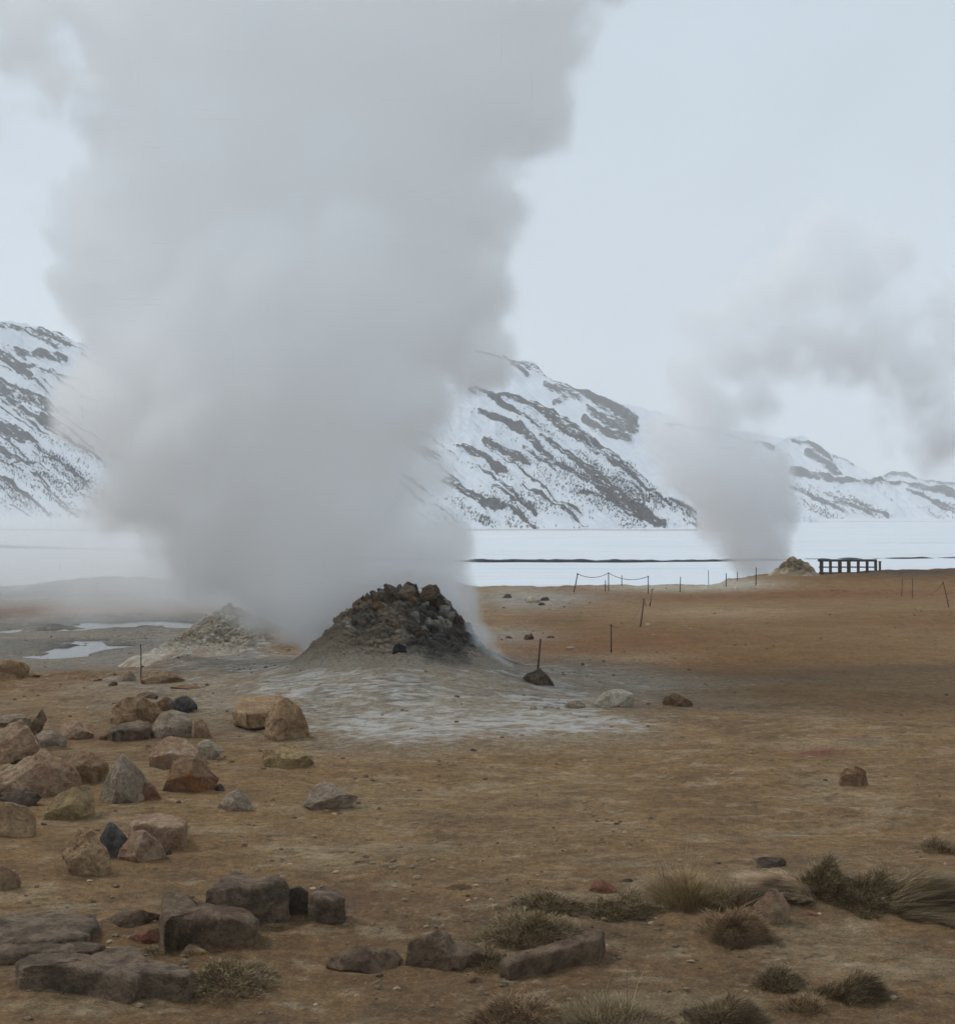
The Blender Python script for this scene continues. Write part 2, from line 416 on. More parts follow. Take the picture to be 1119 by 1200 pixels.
# dark road embankment across the snow
def build_road():
    pts = [(-400, 632), (0, 641), (110, 644), (220, 648), (400, 654), (560, 658.5), (700, 659), (840, 658), (1119, 655.5), (1500, 651)]
    us = np.linspace(-400, 1500, 400); vs = np.interp(us, [p[0] for p in pts], [p[1] for p in pts])
    vs = vs + .25 * fbm(us * .02, us * 0, oct=3, seed=61)
    V, Fc = [], []
    for k, (u_, v_) in enumerate(zip(us, vs)):
        d = F * (H - SNOW_Z) / (v_ - CY); hh = .28 + .28 * float(fbm(np.array([u_ * .05]), np.array([0.]), oct=3, seed=62)[0])
        for dd, zz in ((-1.6, -.6), (-1.2, hh), (2.2, hh + .03), (2.8, -.6)):
            V.append(((u_ - CX) / F * (d), d + dd, SNOW_Z + zz))
        if k:
            a = (k - 1) * 4
            for j in range(3): Fc.append((a + j, a + 4 + j, a + 5 + j, a + 1 + j))
    o = mesh_from('road', V, Fc, M_ROAD, smooth=False)
    tag(o, kind='structure', label='dark road embankment crossing the snowy plain')
build_road()

# ------------------------------------------------------------------ mountains
def seg_field(U, V, pts):
    """soft band field: 1 on the polyline, falling to 0 at its half width; pts (x, y, width)"""
    out = np.zeros_like(U)
    for (x0, y0, w0), (x1, y1, w1) in zip(pts[:-1], pts[1:]):
        dx, dy = x1 - x0, y1 - y0
        t = np.clip(((U - x0) * dx + (V - y0) * dy) / (dx * dx + dy * dy), 0, 1)
        d = np.hypot(U - x0 - t * dx, V - y0 - t * dy); w = w0 + t * (w1 - w0)
        out = np.maximum(out, np.clip(1 - d / (w * 1.15), 0, 1))
    return out

def mountain(name, label, ridge, foot, dfoot, depth, u0, u1, nu, nt_, bands, scrub, seed, rough, crest=4.0, auto=None, scrubs=None):
    us = np.linspace(u0, u1, nu); rp = np.array(ridge, float); fp = np.array(foot, float)
    vr = np.interp(us, rp[:, 0], rp[:, 1]); vf = np.interp(us, fp[:, 0], fp[:, 1])
    jag = crest * (fbm(us * .045, us * 0, oct=6, seed=seed, gain=.68) + .35 * np.maximum(fbm(us * .16, us * 0 + 3, oct=4, seed=seed + 1), 0))
    vr = vr + jag
    tt = np.r_[np.linspace(0, 1, nt_), 1 + np.linspace(.03, 1, 40)]
    T, U = np.meshgrid(tt, us, indexing='ij')
    VR, VF = vr[None, :], vf[None, :]
    hfac = np.clip((VF - VR) / 120.0, .15, 2)
    tc = np.minimum(T, 1)
    D = dfoot + depth * hfac * T
    prof = .30 * tc + .70 * tc ** 1.35           # scree apron steepening upwards
    V = VF + (VR - VF) * prof
    # diagonal gullies
    dir_ = R(33)
    a_ = U * math.cos(dir_) + V * math.sin(dir_); b_ = -U * math.sin(dir_) + V * math.cos(dir_)
    gul = fbm(a_ * .012, b_ * .07, oct=5, seed=seed + 3)
    fine = fbm(U * .06, V * .06, oct=5, seed=seed + 4)
    rockf = np.zeros_like(U)
    wob = 1.3 * fbm(U * .03, V * .03, oct=4, seed=seed + 8); wob2 = 1.1 * fbm(U * .11, V * .11, oct=3, seed=seed + 9)
    for bd in bands: rockf = np.maximum(rockf, seg_field(U + wob, V + wob2, bd))
    stk = fbm(a_ * .022 + 9, b_ * .22, oct=5, seed=seed + 15, gain=.6)
    rockf = np.where(rockf > 0, np.clip(np.minimum(rockf * 1.25, .57) + .30 * stk, 0, 1), np.clip(.34 * sstep(.12, .6, stk), 0, 1) * np.clip(tc * 2 - .5, 0, 1))
    if auto is not None:
        st = fbm(a_ * .010 + 4, b_ * .085, oct=6, seed=seed + 5, gain=.6)
        rockf = np.maximum(rockf, sstep(.20, .52, st + .15 * fine) * auto(U, V))
    sc = np.zeros_like(U)
    for cx, cy, rx, ry, s in (scrubs or []): sc = np.maximum(sc, s * np.exp(-((U - cx) / rx) ** 2 - ((V - cy) / ry) ** 2))
    st2 = fbm(a_ * .02, b_ * .16, oct=4, seed=seed + 6)
    sc = np.clip(sc, 0, .75) * sstep(-.25, .45, st2) + .0 * stk
    back = np.clip(T - 1, 0, 1)
    Z = H - (V - CY) / F * (dfoot + depth * hfac * tc)
    disp = rough * (gul * .9 + fine * .45 + .35 * fbm(a_ * .07, b_ * .4, oct=3, seed=seed + 19) + .5 * sstep(.1, .7, rockf) * (1 + fine)) * np.clip(tc * 6, 0, 1) * np.clip((1 - T) * 25 + .15, .0, 1)
    Z = Z * (1 - back * .8) + disp * (1 - back)
    Z = np.where(T <= 0, -8.0, Z); X = (U - CX) / F * D
    Yy = D - disp * .6
    o = mesh_from(name, np.c_[X.ravel(), Yy.ravel(), Z.ravel()], grid_faces(len(tt), nu), M_MTN, attrs={'rock': rockf.ravel(), 'scrub': sc.ravel()})
    tag(o, kind='structure', label=label)
    return dict(X=X, Y=Yy, Z=Z, sc=sc, rock=rockf, T=T, U=U)

bandsA = [
    [(555, 456, 8), (597, 461, 9), (635, 477, 9), (667, 500, 13), (703, 521, 8)],
    [(703, 521, 7), (732, 541, 4), (773, 564, 3), (818, 593, 2)],
    [(564, 484, 6), (606, 503, 8), (645, 538, 5)], [(571, 519, 9), (606, 538, 9), (641, 541, 3)],
    [(574, 464, 5), (629, 500, 4)], [(540, 525, 8), (560, 531, 7), (590, 548, 4)],
    [(651, 545, 3), (693, 564, 6), (725, 587, 5), (777, 616, 4)], [(677, 580, 2.5), (719, 590, 4), (767, 614, 3)],
    [(522, 564, 6), (564, 587, 5), (597, 600, 4), (629, 620, 3)], [(577, 574, 2.5), (629, 603, 2)],
    [(640, 520, 2), (700, 560, 2.5), (760, 600, 2)],
    [(-10, 378, 6), (35, 389, 7), (67, 409, 5)], [(48, 384, 7), (80, 402, 8)], [(19, 408, 5), (75, 424, 6)],
    [(-5, 416, 7), (35, 440, 6)], [(0, 417, 4), (50, 436, 4), (99, 450, 4)], [(-30, 450, 12), (0, 456, 12), (48, 474, 9), (77, 485, 6)],
    [(-20, 495, 13), (27, 512, 8)], [(50, 492, 5), (72, 500, 6)], [(0, 533, 5), (37, 544, 3)]]
scrA = [(60, 555, 70, 45, .9), (30, 520, 50, 30, .6), (740, 570, 70, 28, 1.0), (780, 595, 50, 20, 1.0), (690, 545, 60, 22, .7), (620, 555, 60, 10, .5), (590, 590, 60, 14, .7), (560, 610, 50, 8, .7), (700, 590, 60, 16, .5), (130, 590, 60, 20, .8), (640, 500, 50, 20, .4)]
_r = random.Random(4)
for _i in range(150):
    u_, q_ = (_r.uniform(-80, 800) if _i < 118 else _r.uniform(-60, 90)), _r.random() ** .8
    top_ = np.interp(u_, [-80, 0, 200, 480, 600, 690, 760, 828], [372, 380, 405, 440, 462, 508, 562, 613])
    v_ = top_ + (616 - top_) * q_
    l_, an_ = _r.uniform(22, 135), R(_r.uniform(28, 36)); w_ = _r.uniform(1.0, 3.1)
    p_ = [(u_ + l_ * t * math.cos(an_), v_ + l_ * t * math.sin(an_ - .12 + .2 * t), w_ * (1 - .7 * abs(t - .4))) for t in (0, .25, .5, .75, 1)]
    if p_[-1][1] < 618: bandsA.append(p_)
mA = mountain('mountain', 'snow covered mountainside with dark rock bands behind the main steam plume',
    [(-500, 330), (-100, 365), (0, 377), (30, 377), (60, 386), (90, 398), (200, 405), (350, 415), (480, 440), (560, 456), (600, 462), (640, 474), (690, 508), (720, 532), (760, 562), (800, 590), (828, 613), (850, 622), (900, 632), (960, 640)],
    [(-500, 604), (0, 606), (300, 614), (560, 620), (780, 622), (960, 628)], 690, 230, -500, 900, 1150, 260, bandsA, None, 71, 3.6, 6.0,
    auto=lambda U, V: sstep(95, 140, U) * sstep(540, 500, U) + sstep(-10, -60, U) + .0 * V, scrubs=scrA)
bandsB = [[(560, 410, 4), (600, 420, 5), (640, 438, 5), (690, 462, 6), (745, 490, 5)], [(640, 450, 5), (665, 458, 8), (677, 465, 5)], [(650, 470, 4), (665, 462, 5)],
    [(693, 478, 9), (715, 487, 15), (738, 500, 14)], [(700, 465, 5), (740, 482, 6)], [(685, 490, 6), (700, 505, 7), (735, 515, 8)], [(600, 425, 4), (618, 440, 3)]]
mB = mountain('mountain', 'craggy snow streaked summit rising behind the nearer slope',
    [(100, 380), (400, 390), (560, 408), (600, 418), (625, 427), (650, 444), (680, 455), (710, 465), (740, 480), (752, 492), (790, 520), (860, 560), (930, 600), (980, 625)],
    [(100, 604), (900, 612), (980, 630)], 1050, 330, 100, 960, 800, 200, bandsB, None, 83, 4.5, 7.0, scrubs=[(760, 560, 60, 30, .4)])
bandsC = [[(780, 500, 2), (830, 502, 3), (860, 510, 4), (885, 520, 4)], [(948, 530, 7), (962, 534, 11), (975, 548, 8), (985, 556, 3)], [(930, 552, 7), (955, 556, 6), (985, 564, 4), (1005, 567, 3)],
    [(880, 512, 4), (905, 525, 4)], [(930, 515, 3), (960, 524, 4)], [(1008, 567, 3), (1035, 564, 5), (1060, 566, 3)], [(1060, 566, 4), (1090, 572, 6), (1119, 580, 6)],
    [(1062, 575, 2), (1119, 598, 5)], [(960, 585, 2), (1000, 595, 3), (1020, 603, 3)], [(985, 583, 2), (1040, 606, 2)], [(925, 570, 3), (990, 602, 3)]]
mC = mountain('mountain', 'distant snowy mountain with a dark cliff fading into haze',
    [(600, 440), (700, 465), (760, 480), (800, 492), (850, 507), (885, 517), (905, 518), (925, 511), (940, 510), (955, 518), (975, 532), (990, 548), (1008, 564), (1035, 562), (1080, 566), (1119, 575), (1250, 590), (1500, 596)],
    [(600, 610), (1500, 608)], 1700, 430, 600, 1500, 900, 180, bandsC, None, 97, 5.5, 3.5, scrubs=[(960, 590, 60, 18, .8), (920, 580, 30, 20, .7), (1090, 600, 50, 8, .3)])
bandsD = [[(1035, 556, 3), (1050, 553, 4), (1072, 560, 4)], [(940, 520, 2), (1000, 545, 2)], [(1072, 560, 3), (1119, 571, 2)]]
mD = mountain('mountain', 'faint table topped mountain at the far right horizon',
    [(600, 480), (820, 498), (930, 515), (960, 524), (1000, 543), (1030, 560), (1045, 551), (1062, 553), (1078, 562), (1119, 566), (1250, 560), (1500, 575)],
    [(600, 606), (1500, 606)], 2500, 500, 600, 1500, 600, 100, bandsD, None, 113, 8.0, 2.0)

# low birch scrub standing on the slopes: one mass of twiggy bushes
def build_scrub():
    V, Fc, C = [], [], []
    rng = np.random.default_rng(5)
    for M, n, size in ((mA, 8000, 1.5), (mC, 1300, 3.0)):
        w = (np.clip(M['sc'], 0, 1) ** 1.3 + .03 * (M['rock'] > .2)) * (M['T'] < .97) * (M['T'] > .01); w = w.ravel(); w /= w.sum()
        idx = rng.choice(len(w), n, p=w)
        X, Y, Z = M['X'].ravel()[idx], M['Y'].ravel()[idx], M['Z'].ravel()[idx]
        for x, y, z in zip(X, Y, Z):
            s = size * rng.uniform(.4, 1.15); x += rng.normal() * 1.0; y += rng.normal() * 1.0
            g = rng.uniform(.6, 1.4)
            for k in range(7):
                a = rng.uniform(0, 6.283); ln = s * rng.uniform(.5, 1); lean = rng.uniform(.1, .8)
                tx, ty, tz = x + math.cos(a) * ln * lean, y + math.sin(a) * ln * lean, z + ln
                wdt = .10 * s * rng.uniform(.5, 1.2); i = len(V); ca, sa = math.cos(a + 1.57) * wdt, math.sin(a + 1.57) * wdt
                mx, my, mz = (x + tx) / 2, (y + ty) / 2, (z + tz) / 2 + .1 * ln
                V += [(x, y, z - .5), (mx + ca, my + sa, mz), (tx, ty, tz), (mx - ca, my - sa, mz)]
                Fc.append((i, i + 1, i + 2, i + 3)); C += [(.085 * g, .070 * g, .060 * g)] * 4
    o = mesh_from('birch_scrub', V, Fc, M_PLANT, smooth=False, attrs={'tone': C})
    tag(o, kind='stuff', label='leafless birch scrub speckling the snowy slopes')
build_scrub()

# ------------------------------------------------------------------ rocks
def icosphere(sub):
    p = (1 + 5 ** .5) / 2
    v = [(-1, p, 0), (1, p, 0), (-1, -p, 0), (1, -p, 0), (0, -1, p), (0, 1, p), (0, -1, -p), (0, 1, -p), (p, 0, -1), (p, 0, 1), (-p, 0, -1), (-p, 0, 1)]
    f = [(0, 11, 5), (0, 5, 1), (0, 1, 7), (0, 7, 10), (0, 10, 11), (1, 5, 9), (5, 11, 4), (11, 10, 2), (10, 7, 6), (7, 1, 8), (3, 9, 4), (3, 4, 2), (3, 2, 6), (3, 6, 8), (3, 8, 9), (4, 9, 5), (2, 4, 11), (6, 2, 10), (8, 6, 7), (9, 8, 1)]
    v = [Vector(a).normalized() for a in v]
    for _ in range(sub):
        cache, nf = {}, []
        def mid(a, b):
            k = (min(a, b), max(a, b))
            if k not in cache: cache[k] = len(v); v.append(((v[a] + v[b]) / 2).normalized())
            return cache[k]
        for a, b_, c in f:
            x, y, z = mid(a, b_), mid(b_, c), mid(c, a)
            nf += [(a, x, z), (b_, y, x), (c, z, y), (x, y, z)]
        f = nf
    return np.array([tuple(a) for a in v]), np.array(f)
ICO = {k: icosphere(k) for k in (2, 3, 4, 5)}

def rock_verts(poly, T, sub, seed, boxy=3.2, rough=.05, tilt=0.0, ncut=10):
    """poly: outline (x, z) in metres about its centre; T: thickness front to back; tilt: how much the top slopes towards the front"""
    D, Fc = ICO[sub]; rng = np.random.default_rng(seed)
    P = np.array(poly, float); size = max(np.ptp(P[:, 0]), np.ptp(P[:, 1]))
    th = np.arctan2(D[:, 2], D[:, 0]); Rr = np.full(len(D), 1e9)
    ct, st = np.cos(th), np.sin(th); best = np.zeros(len(D))
    for i in range(len(P)):
        a, b_ = P[i], P[(i + 1) % len(P)]; e = b_ - a
        den = ct * e[1] - st * e[0]
        with np.errstate(divide='ignore', invalid='ignore'):
            t = (a[0] * e[1] - a[1] * e[0]) / den; s = (a[0] * st - a[1] * ct) / den
        ok = (t > 0) & (s >= -.001) & (s <= 1.001) & np.isfinite(t)
        best = np.where(ok, np.maximum(best, t), best)
    Rr = np.where(best > 0, best, size * .3)
    s = np.hypot(D[:, 0], D[:, 2]); k = 1 / (s ** boxy + np.abs(D[:, 1]) ** boxy) ** (1 / boxy)
    Rr = Rr * 1.11
    V = np.c_[ct * Rr * s * k, T / 2 * D[:, 1] * k, st * Rr * s * k]
    sx, sz = np.ptp(P[:, 0]) / 2, np.ptp(P[:, 1]) / 2; S = np.array([sx, T / 2, sz])
    Vn = V / S
    for _ in range(ncut):
        n = np.array([rng.uniform(-1.0, 1.0), rng.choice([-1, -1, 1]) * rng.uniform(.45, 1.0), rng.uniform(-.25, .9)]); n /= np.linalg.norm(n)
        h = rng.uniform(.60, 1.0); dd = Vn @ n - h
        Vn = Vn - np.clip(dd, 0, None)[:, None] * n[None, :] * 1.0
    V = Vn * S
    if tilt: V[:, 2] -= tilt * np.clip(T * .5 - V[:, 1], 0, None) * np.clip((V[:, 2] + sz * .8) / (1.6 * sz), 0, 1)
    q = V / size * 3.0 + seed * 1.7
    ns = fbm(q[:, 0], q[:, 1], q[:, 2], oct=5, seed=seed % 97, gain=.55)
    rg = 1 - 2 * np.abs(fbm(q[:, 0] * 1.6 + 9, q[:, 1] * 1.6, q[:, 2] * 1.6, oct=3, seed=seed % 89 + 3))
    q2 = V / size * 9 + seed
    n2 = fbm(q2[:, 0], q2[:, 1], q2[:, 2], oct=3, seed=seed % 83)
    V = V + D * (size * rough * (ns + .7 * (rg - .5) + .30 * n2))[:, None]
    return V, Fc

rock_id = [0]
COLS = {  # main colour, second colour
    'pink': ((0.406, 0.243, 0.148), (0.518, 0.353, 0.221)), 'tan': ((0.523, 0.345, 0.185), (0.396, 0.239, 0.129)), 'brown': ((0.309, 0.176, 0.088), (0.412, 0.268, 0.153)),
    'orange': ((0.425, 0.170, 0.060), (0.354, 0.213, 0.121)), 'grey': ((0.365, 0.272, 0.187), (0.458, 0.347, 0.244)), 'blue': ((0.106, 0.097, 0.086), (0.198, 0.173, 0.145)),
    'dark': ((0.109, 0.080, 0.056), (0.178, 0.127, 0.085)), 'slate': ((0.175, 0.123, 0.080), (0.300, 0.212, 0.138)), 'pale': ((0.467, 0.377, 0.258), (0.523, 0.415, 0.308)), 'white': ((0.66, 0.57, 0.44), (0.50, 0.42, 0.30)),
    'red': ((0.354, 0.150, 0.088), (0.311, 0.188, 0.126)), 'yellow': ((0.523, 0.371, 0.181), (0.382, 0.251, 0.131)), 'maroon': ((0.165, 0.104, 0.064), (0.280, 0.190, 0.115)), 'soil': ((0.226, 0.132, 0.068), (0.169, 0.098, 0.051))}
ZOOM = {'a': (0, 770, 4.865), 'b': (110, 780, 3.391), 'c': (0, 920, 4.6625), 'd': (0, 1010, 2.664), 'e': (350, 920, 2.7975), 'f': (720, 940, 2.805), 'g': (320, 660, 2.4326), 'h': (560, 650, 2.0), 'i': (560, 840, 2.0), 'p': (0, 0, 1)}

def rock(z, pts, colour, label, thick=.7, tilt=.12, boxy=5.0, rough=.020, name='rock', cat='rock', lift=0, group='loose rocks scattered over the ground', up=0.0, cut=22):
    ox, oy, s = ZOOM[z]; P = [(ox + x / s, oy + y / s) for x, y in pts]
    xs, ys = [p[0] for p in P], [p[1] for p in P]
    cx, cy, yb = (min(xs) + max(xs)) / 2, (min(ys) + max(ys)) / 2, max(ys)
    X, d, _ = hit(cx, yb - lift)
    wm = (max(xs) - min(xs)) / F * d; T = max(wm * thick, .04)
    dc = d + T * .30
    poly = [((x - cx) / F * dc, -(y - cy) / F * dc) for x, y in P]
    zc = H - (cy - CY) / F * dc + up - .015
    zmin = min(p[1] for p in poly)
    poly = [(x, (zz - .10 * (0 - zmin)) if zz < zmin * .55 else zz) for x, zz in poly]
    rock_id[0] += 1
    V, Fc = rock_verts(poly, T, 5 if (max(xs) - min(xs)) > 34 else 4 if (max(xs) - min(xs)) > 10 else 3, 11 + rock_id[0] * 7, boxy, rough, tilt, cut)
    o = mesh_from(name, V, Fc, M_ROCK); o.location = ((cx - CX) / F * dc, dc, zc)
    c1, c2 = COLS[colour]; o.color = (*c1, 1); o['tint'] = list(c2)
    tag(o, label, cat, group)
    return o

RK = [
 ('a', [(150,100),(185,84),(225,95),(215,112),(160,112)], 'brown', 'small rusty clod on the ledge, leftmost of the low ledge stones', dict(thick=1.0)),
 ('a', [(240,104),(270,90),(320,98),(325,110),(250,113)], 'brown', 'low rusty clod just left of the low rusty brown ledge rock', dict(thick=.8)),
 ('a', [(595,118),(625,106),(665,112),(690,128),(640,133),(600,128)], 'pale', 'pale low stone behind the small dark stone near the thin post', dict(thick=.8)),
 ('a', [(780,208),(790,188),(830,190),(895,215),(890,232),(830,222)], 'maroon', 'thin maroon edged slab lying on the brown hollowed block', dict(thick=.7, lift=-8)),
 ('a', [(250,520),(300,505),(380,500),(430,515),(400,535),(300,538)], 'soil', 'low dark soil covered stone between the flat grey-brown rock and the brown boulder', dict(thick=.8)),
 ('a', [(560,450),(600,430),(640,445),(640,470),(580,475)], 'brown', 'small brown stone left of the foot of the dark sided flat slab', dict()),
 ('a', [(500,120),(545,112),(575,122),(570,136),(510,138)], 'brown', 'small rusty stone at the right end of the ledge rock', dict()),
 ('a', [(-30,20),(60,5),(120,20),(150,60),(140,95),(60,95),(-30,85)], 'tan', 'brown rounded boulder on the ledge above the pools at the left edge', dict()),
 ('a', [(400,110),(470,98),(560,100),(590,115),(560,130),(440,128)], 'brown', 'low rusty brown ledge rock left of the thin metal post', dict(thick=.4)),
 ('a', [(615,150),(640,135),(670,140),(675,160),(630,165)], 'dark', 'small dark stone just in front of the thin metal post', dict()),
 ('a', [(700,90),(730,75),(760,85),(775,130),(740,140),(700,130)], 'grey', 'grey upright stone close to the left of the thin metal post', dict()),
 ('a', [(815,105),(850,82),(930,75),(1000,95),(1040,125),(1020,150),(850,152),(815,140)], 'brown', 'rusty brown long rock right beside the thin metal post', dict(thick=.5)),
 ('a', [(960,160),(1040,150),(1110,160),(1180,170),(1150,185),(1000,182)], 'brown', 'flat ochre brown ledge stone behind the dark blue-grey rock', dict(thick=.5)),
 ('a', [(640,290),(690,225),(780,210),(880,235),(905,290),(885,360),(800,385),(700,375),(640,362)], 'brown', 'brown hollowed block under the thin maroon edged slab', dict(rough=.045)),
 ('a', [(960,280),(1000,230),(1060,215),(1100,230),(1112,290),(1080,322),(980,320)], 'blue', 'dark blue-grey rock at the back right of the rock cluster', dict()),
 ('a', [(900,255),(930,230),(960,215),(985,240),(990,300),(940,310),(905,300)], 'brown', 'brown rock wedged between hollow block and dark blue-grey rock', dict()),
 ('b', [(225,280),(240,235),(260,195),(300,180),(370,190),(390,240),(398,285),(300,292)], 'grey', 'grey block right of the dark sided flat slab', dict()),
 ('b', [(388,285),(392,235),(400,220),(430,210),(445,240),(462,272),(450,288)], 'brown', 'small brown rock at the right end of the grey block', dict()),
 ('b', [(405,300),(440,292),(510,298),(522,325),(490,348),(500,375),(440,375)], 'pale', 'pale greenish rock behind the orange rock', dict()),
 ('b', [(205,355),(240,290),(300,280),(370,280),(420,310),(455,350),(452,378),(380,398),(260,412),(210,388)], 'pink', 'long grey-pink rock behind the orange rock', dict()),
 ('b', [(285,485),(325,365),(370,355),(440,365),(470,400),(492,470),(480,498),(420,507),(310,503)], 'orange', 'bright orange-brown faceted rock', dict(rough=.018)),
 ('b', [(478,468),(510,468),(522,490),(485,500)], 'dark', 'small dark stone touching the right foot of the orange rock', dict()),
 ('b', [(12,540),(60,430),(115,345),(150,375),(190,420),(207,470),(185,535),(100,545)], 'grey', 'tall pointed grey pyramid shaped rock', dict(rough=.018, boxy=2.4)),
 ('b', [(125,540),(180,440),(230,470),(264,522),(205,541)], 'red', 'reddish shard leaning on the pointed grey rock', dict(rough=.018, boxy=2.2, thick=.6)),
 ('c', [(265,130),(330,30),(370,5),(510,10),(532,60),(515,182),(430,198),(350,192),(280,168)], 'yellow', 'squarish yellowish boulder in front of the big pink boulder', dict()),
 ('c', [(-90,90),(0,75),(60,85),(130,120),(176,190),(170,262),(80,284),(-90,275)], 'tan', 'tan rounded boulder cut by the left edge of the view', dict()),
 ('a', [(-60,690),(40,625),(100,600),(170,570),(215,530),(300,560),(370,590),(432,640),(442,712),(380,745),(280,795),(180,775),(60,740),(-60,730)], 'pink', 'largest mottled pink boulder at the left', dict(rough=.045)),
 ('a', [(-20,745),(100,750),(245,778),(150,855),(60,820),(-20,800)], 'dark', 'dark stone standing in for shadow under the front edge of the largest pink boulder', dict(thick=.5)),  # dark shape fills in the boulder's underside shadow
 ('a', [(380,600),(430,535),(510,545),(590,590),(622,640),(600,692),(520,722),(440,712),(395,660)], 'brown', 'brown boulder between the largest pink boulder and the pointed grey rock', dict()),
 ('a', [(-60,335),(30,320),(100,320),(157,350),(150,392),(60,402),(-60,392)], 'grey', 'greyish low rock behind the fin shaped stone', dict()),
 ('a', [(-60,400),(60,375),(130,370),(180,400),(217,480),(190,532),(90,562),(20,612),(-60,600)], 'pink', 'pinkish leaning boulder at the left edge beside the fin shaped stone', dict(rough=.045)),
 ('a', [(168,385),(210,330),(245,280),(268,300),(262,350),(235,402),(205,434)], 'maroon', 'thin dark fin shaped stone standing upright', dict(thick=.5, boxy=2.2, lift=-10)),
 ('a', [(200,435),(260,405),(340,410),(367,450),(360,497),(280,518),(220,502)], 'grey', 'flat grey-brown rock right of the fin shaped stone', dict(tilt=.2)),
 ('a', [(320,390),(390,345),(440,355),(480,390),(552,445),(530,468),(440,472),(350,452)], 'pink', 'pale pinkish slab with a rounded hump left of the dark sided flat slab', dict(tilt=.25)),
 ('a', [(-10,615),(40,595),(92,615),(70,652),(-10,662)], 'yellow', 'small yellow-brown stone on the shoulder of the largest pink boulder', dict(thick=1.0)),
 ('b', [(683,272),(690,210),(720,150),(760,120),(790,140),(822,170),(842,220),(849,282),(800,295),(710,283)], 'tan', 'tall squarish brown block right of the flat topped slab', dict(rough=.045)),
 ('b', [(666,350),(690,322),(740,308),(800,318),(840,345),(862,385),(850,412),(760,410),(690,392)], 'yellow', 'rounded tan boulder alone below the two brown blocks', dict()),
 ('b', [(838,540),(880,480),(910,455),(950,465),(1000,495),(1047,520),(1020,547),(950,575),(880,568)], 'grey', 'pyramid shaped grey rock alone on the ochre ground', dict(rough=.018, boxy=2.3)),
 ('b', [(500,552),(530,505),(580,482),(610,520),(627,562),(600,580),(510,573)], 'grey', 'small pointed grey rock right of the orange rock', dict(rough=.018, boxy=2.4)),
 ('c', [(345,465),(350,340),(390,260),(460,245),(520,265),(560,320),(585,390),(622,472),(500,498),(400,484)], 'tan', 'upright brown boulder left of the blue-grey wedge', dict(rough=.045)),
 ('c', [(535,240),(570,205),(640,200),(702,225),(702,270),(672,330),(655,402),(600,402),(570,330)], 'blue', 'blue-grey wedge shaped rock narrow at its foot', dict()),
 ('c', [(655,402),(670,310),(720,255),(790,240),(850,290),(892,320),(882,402),(800,405),(720,412),(690,420)], 'pink', 'light pink rounded rock in front of the pitted block', dict(rough=.018)),
 ('c', [(-60,440),(30,430),(90,440),(112,500),(90,562),(20,582),(-60,582)], 'pink', 'half buried brownish rock at the left edge of the view', dict()),
 ('c', [(886,352),(930,345),(937,372),(900,385)], 'dark', 'small dark pebble at the right foot of the pitted block', dict()),
 ('d', [(898,82),(930,75),(957,95),(957,168),(903,168)], 'dark', 'narrow black stone between the two dark blocks', dict(boxy=8, cut=3)),
 ('d', [(325,165),(390,135),(480,130),(497,180),(470,207),(400,208),(360,195)], 'maroon', 'low reddish brown rock left of the dark reddish slab', dict(tilt=.3)),
 ('d', [(400,235),(440,205),(490,210),(500,245),(450,255)], 'red', 'small rusty red stone at the left foot of the dark reddish slab', dict()),
 ('d', [(-40,180),(20,175),(47,210),(40,242),(-40,247)], 'dark', 'dark rock end at the lower left edge of the view', dict()),
 ('d', [(566,277),(590,255),(640,265),(652,284),(600,294)], 'tan', 'small tan stone in front of the dark reddish slab', dict()),
 ('e', [(92,562),(120,515),(210,503),(280,522),(322,570),(312,608),(220,618),(140,608)], 'maroon', 'low brownish rock left of the notched rock', dict(tilt=.3)),
 ('e', [(355,602),(375,500),(400,462),(450,455),(485,478),(502,518),(580,535),(622,560),(600,597),(480,600)], 'maroon', 'notched rock with a tall left horn', dict(rough=.018, boxy=3)),
 ('e', [(952,350),(970,305),(1010,308),(1037,335),(1005,357)], 'red', 'small reddish stone behind the heather mat', dict()),
 ('e', [(1038,318),(1070,298),(1102,303),(1092,324)], 'dark', 'small black stone right of the small reddish stone', dict()),
 ('e', [(478,337),(510,315),(560,323),(573,342),(520,348)], 'soil', 'thin dark rock flake alone on the ochre ground', dict(tilt=.2)),
 ('e', [(925,218),(940,208),(958,212),(956,222),(936,224)], 'dark', 'tiny dark stone alone on the open ochre ground', dict()),
 ('e', [(545,640),(580,625),(600,640),(575,652)], 'soil', 'small flat stone below the notched rock', dict()),
 ('f', [(460,352),(470,310),(510,282),(560,290),(580,325),(567,372),(542,414),(490,398)], 'pink', 'smooth pinkish rock leaning in front of the straw tussock', dict(rough=.018)),
 ('f', [(588,362),(620,350),(692,366),(688,378),(620,372)], 'red', 'thin reddish brown rock sliver right of the pinkish rock', dict(thick=.3)),
 ('f', [(473,192),(490,168),(540,170),(562,190),(545,217),(483,218)], 'dark', 'black rock at the top of the straw tussock', dict()),
 ('h', [(275,342),(290,318),(330,312),(360,323),(368,345),(340,359),(295,358)], 'white', 'whitish rounded boulder at the right toe of the fumarole mound', dict(rough=.018)),
 ('h', [(205,352),(215,340),(245,340),(252,355),(225,363)], 'grey', 'flat grey stone left of the whitish boulder', dict()),
 ('h', [(435,352),(445,322),(470,325),(499,342),(496,357)], 'soil', 'dark brown clod right of the whitish boulder', dict(rough=.045)),
 ('h', [(108,288),(125,272),(145,265),(165,285),(178,306),(140,300)], 'dark', 'dark rock at the foot of the leaning post', dict(rough=.045)),
 ('i', [(850,162),(853,125),(880,108),(905,123),(915,162),(880,165)], 'brown', 'porous brown stone standing alone at the right', dict(rough=.045)),
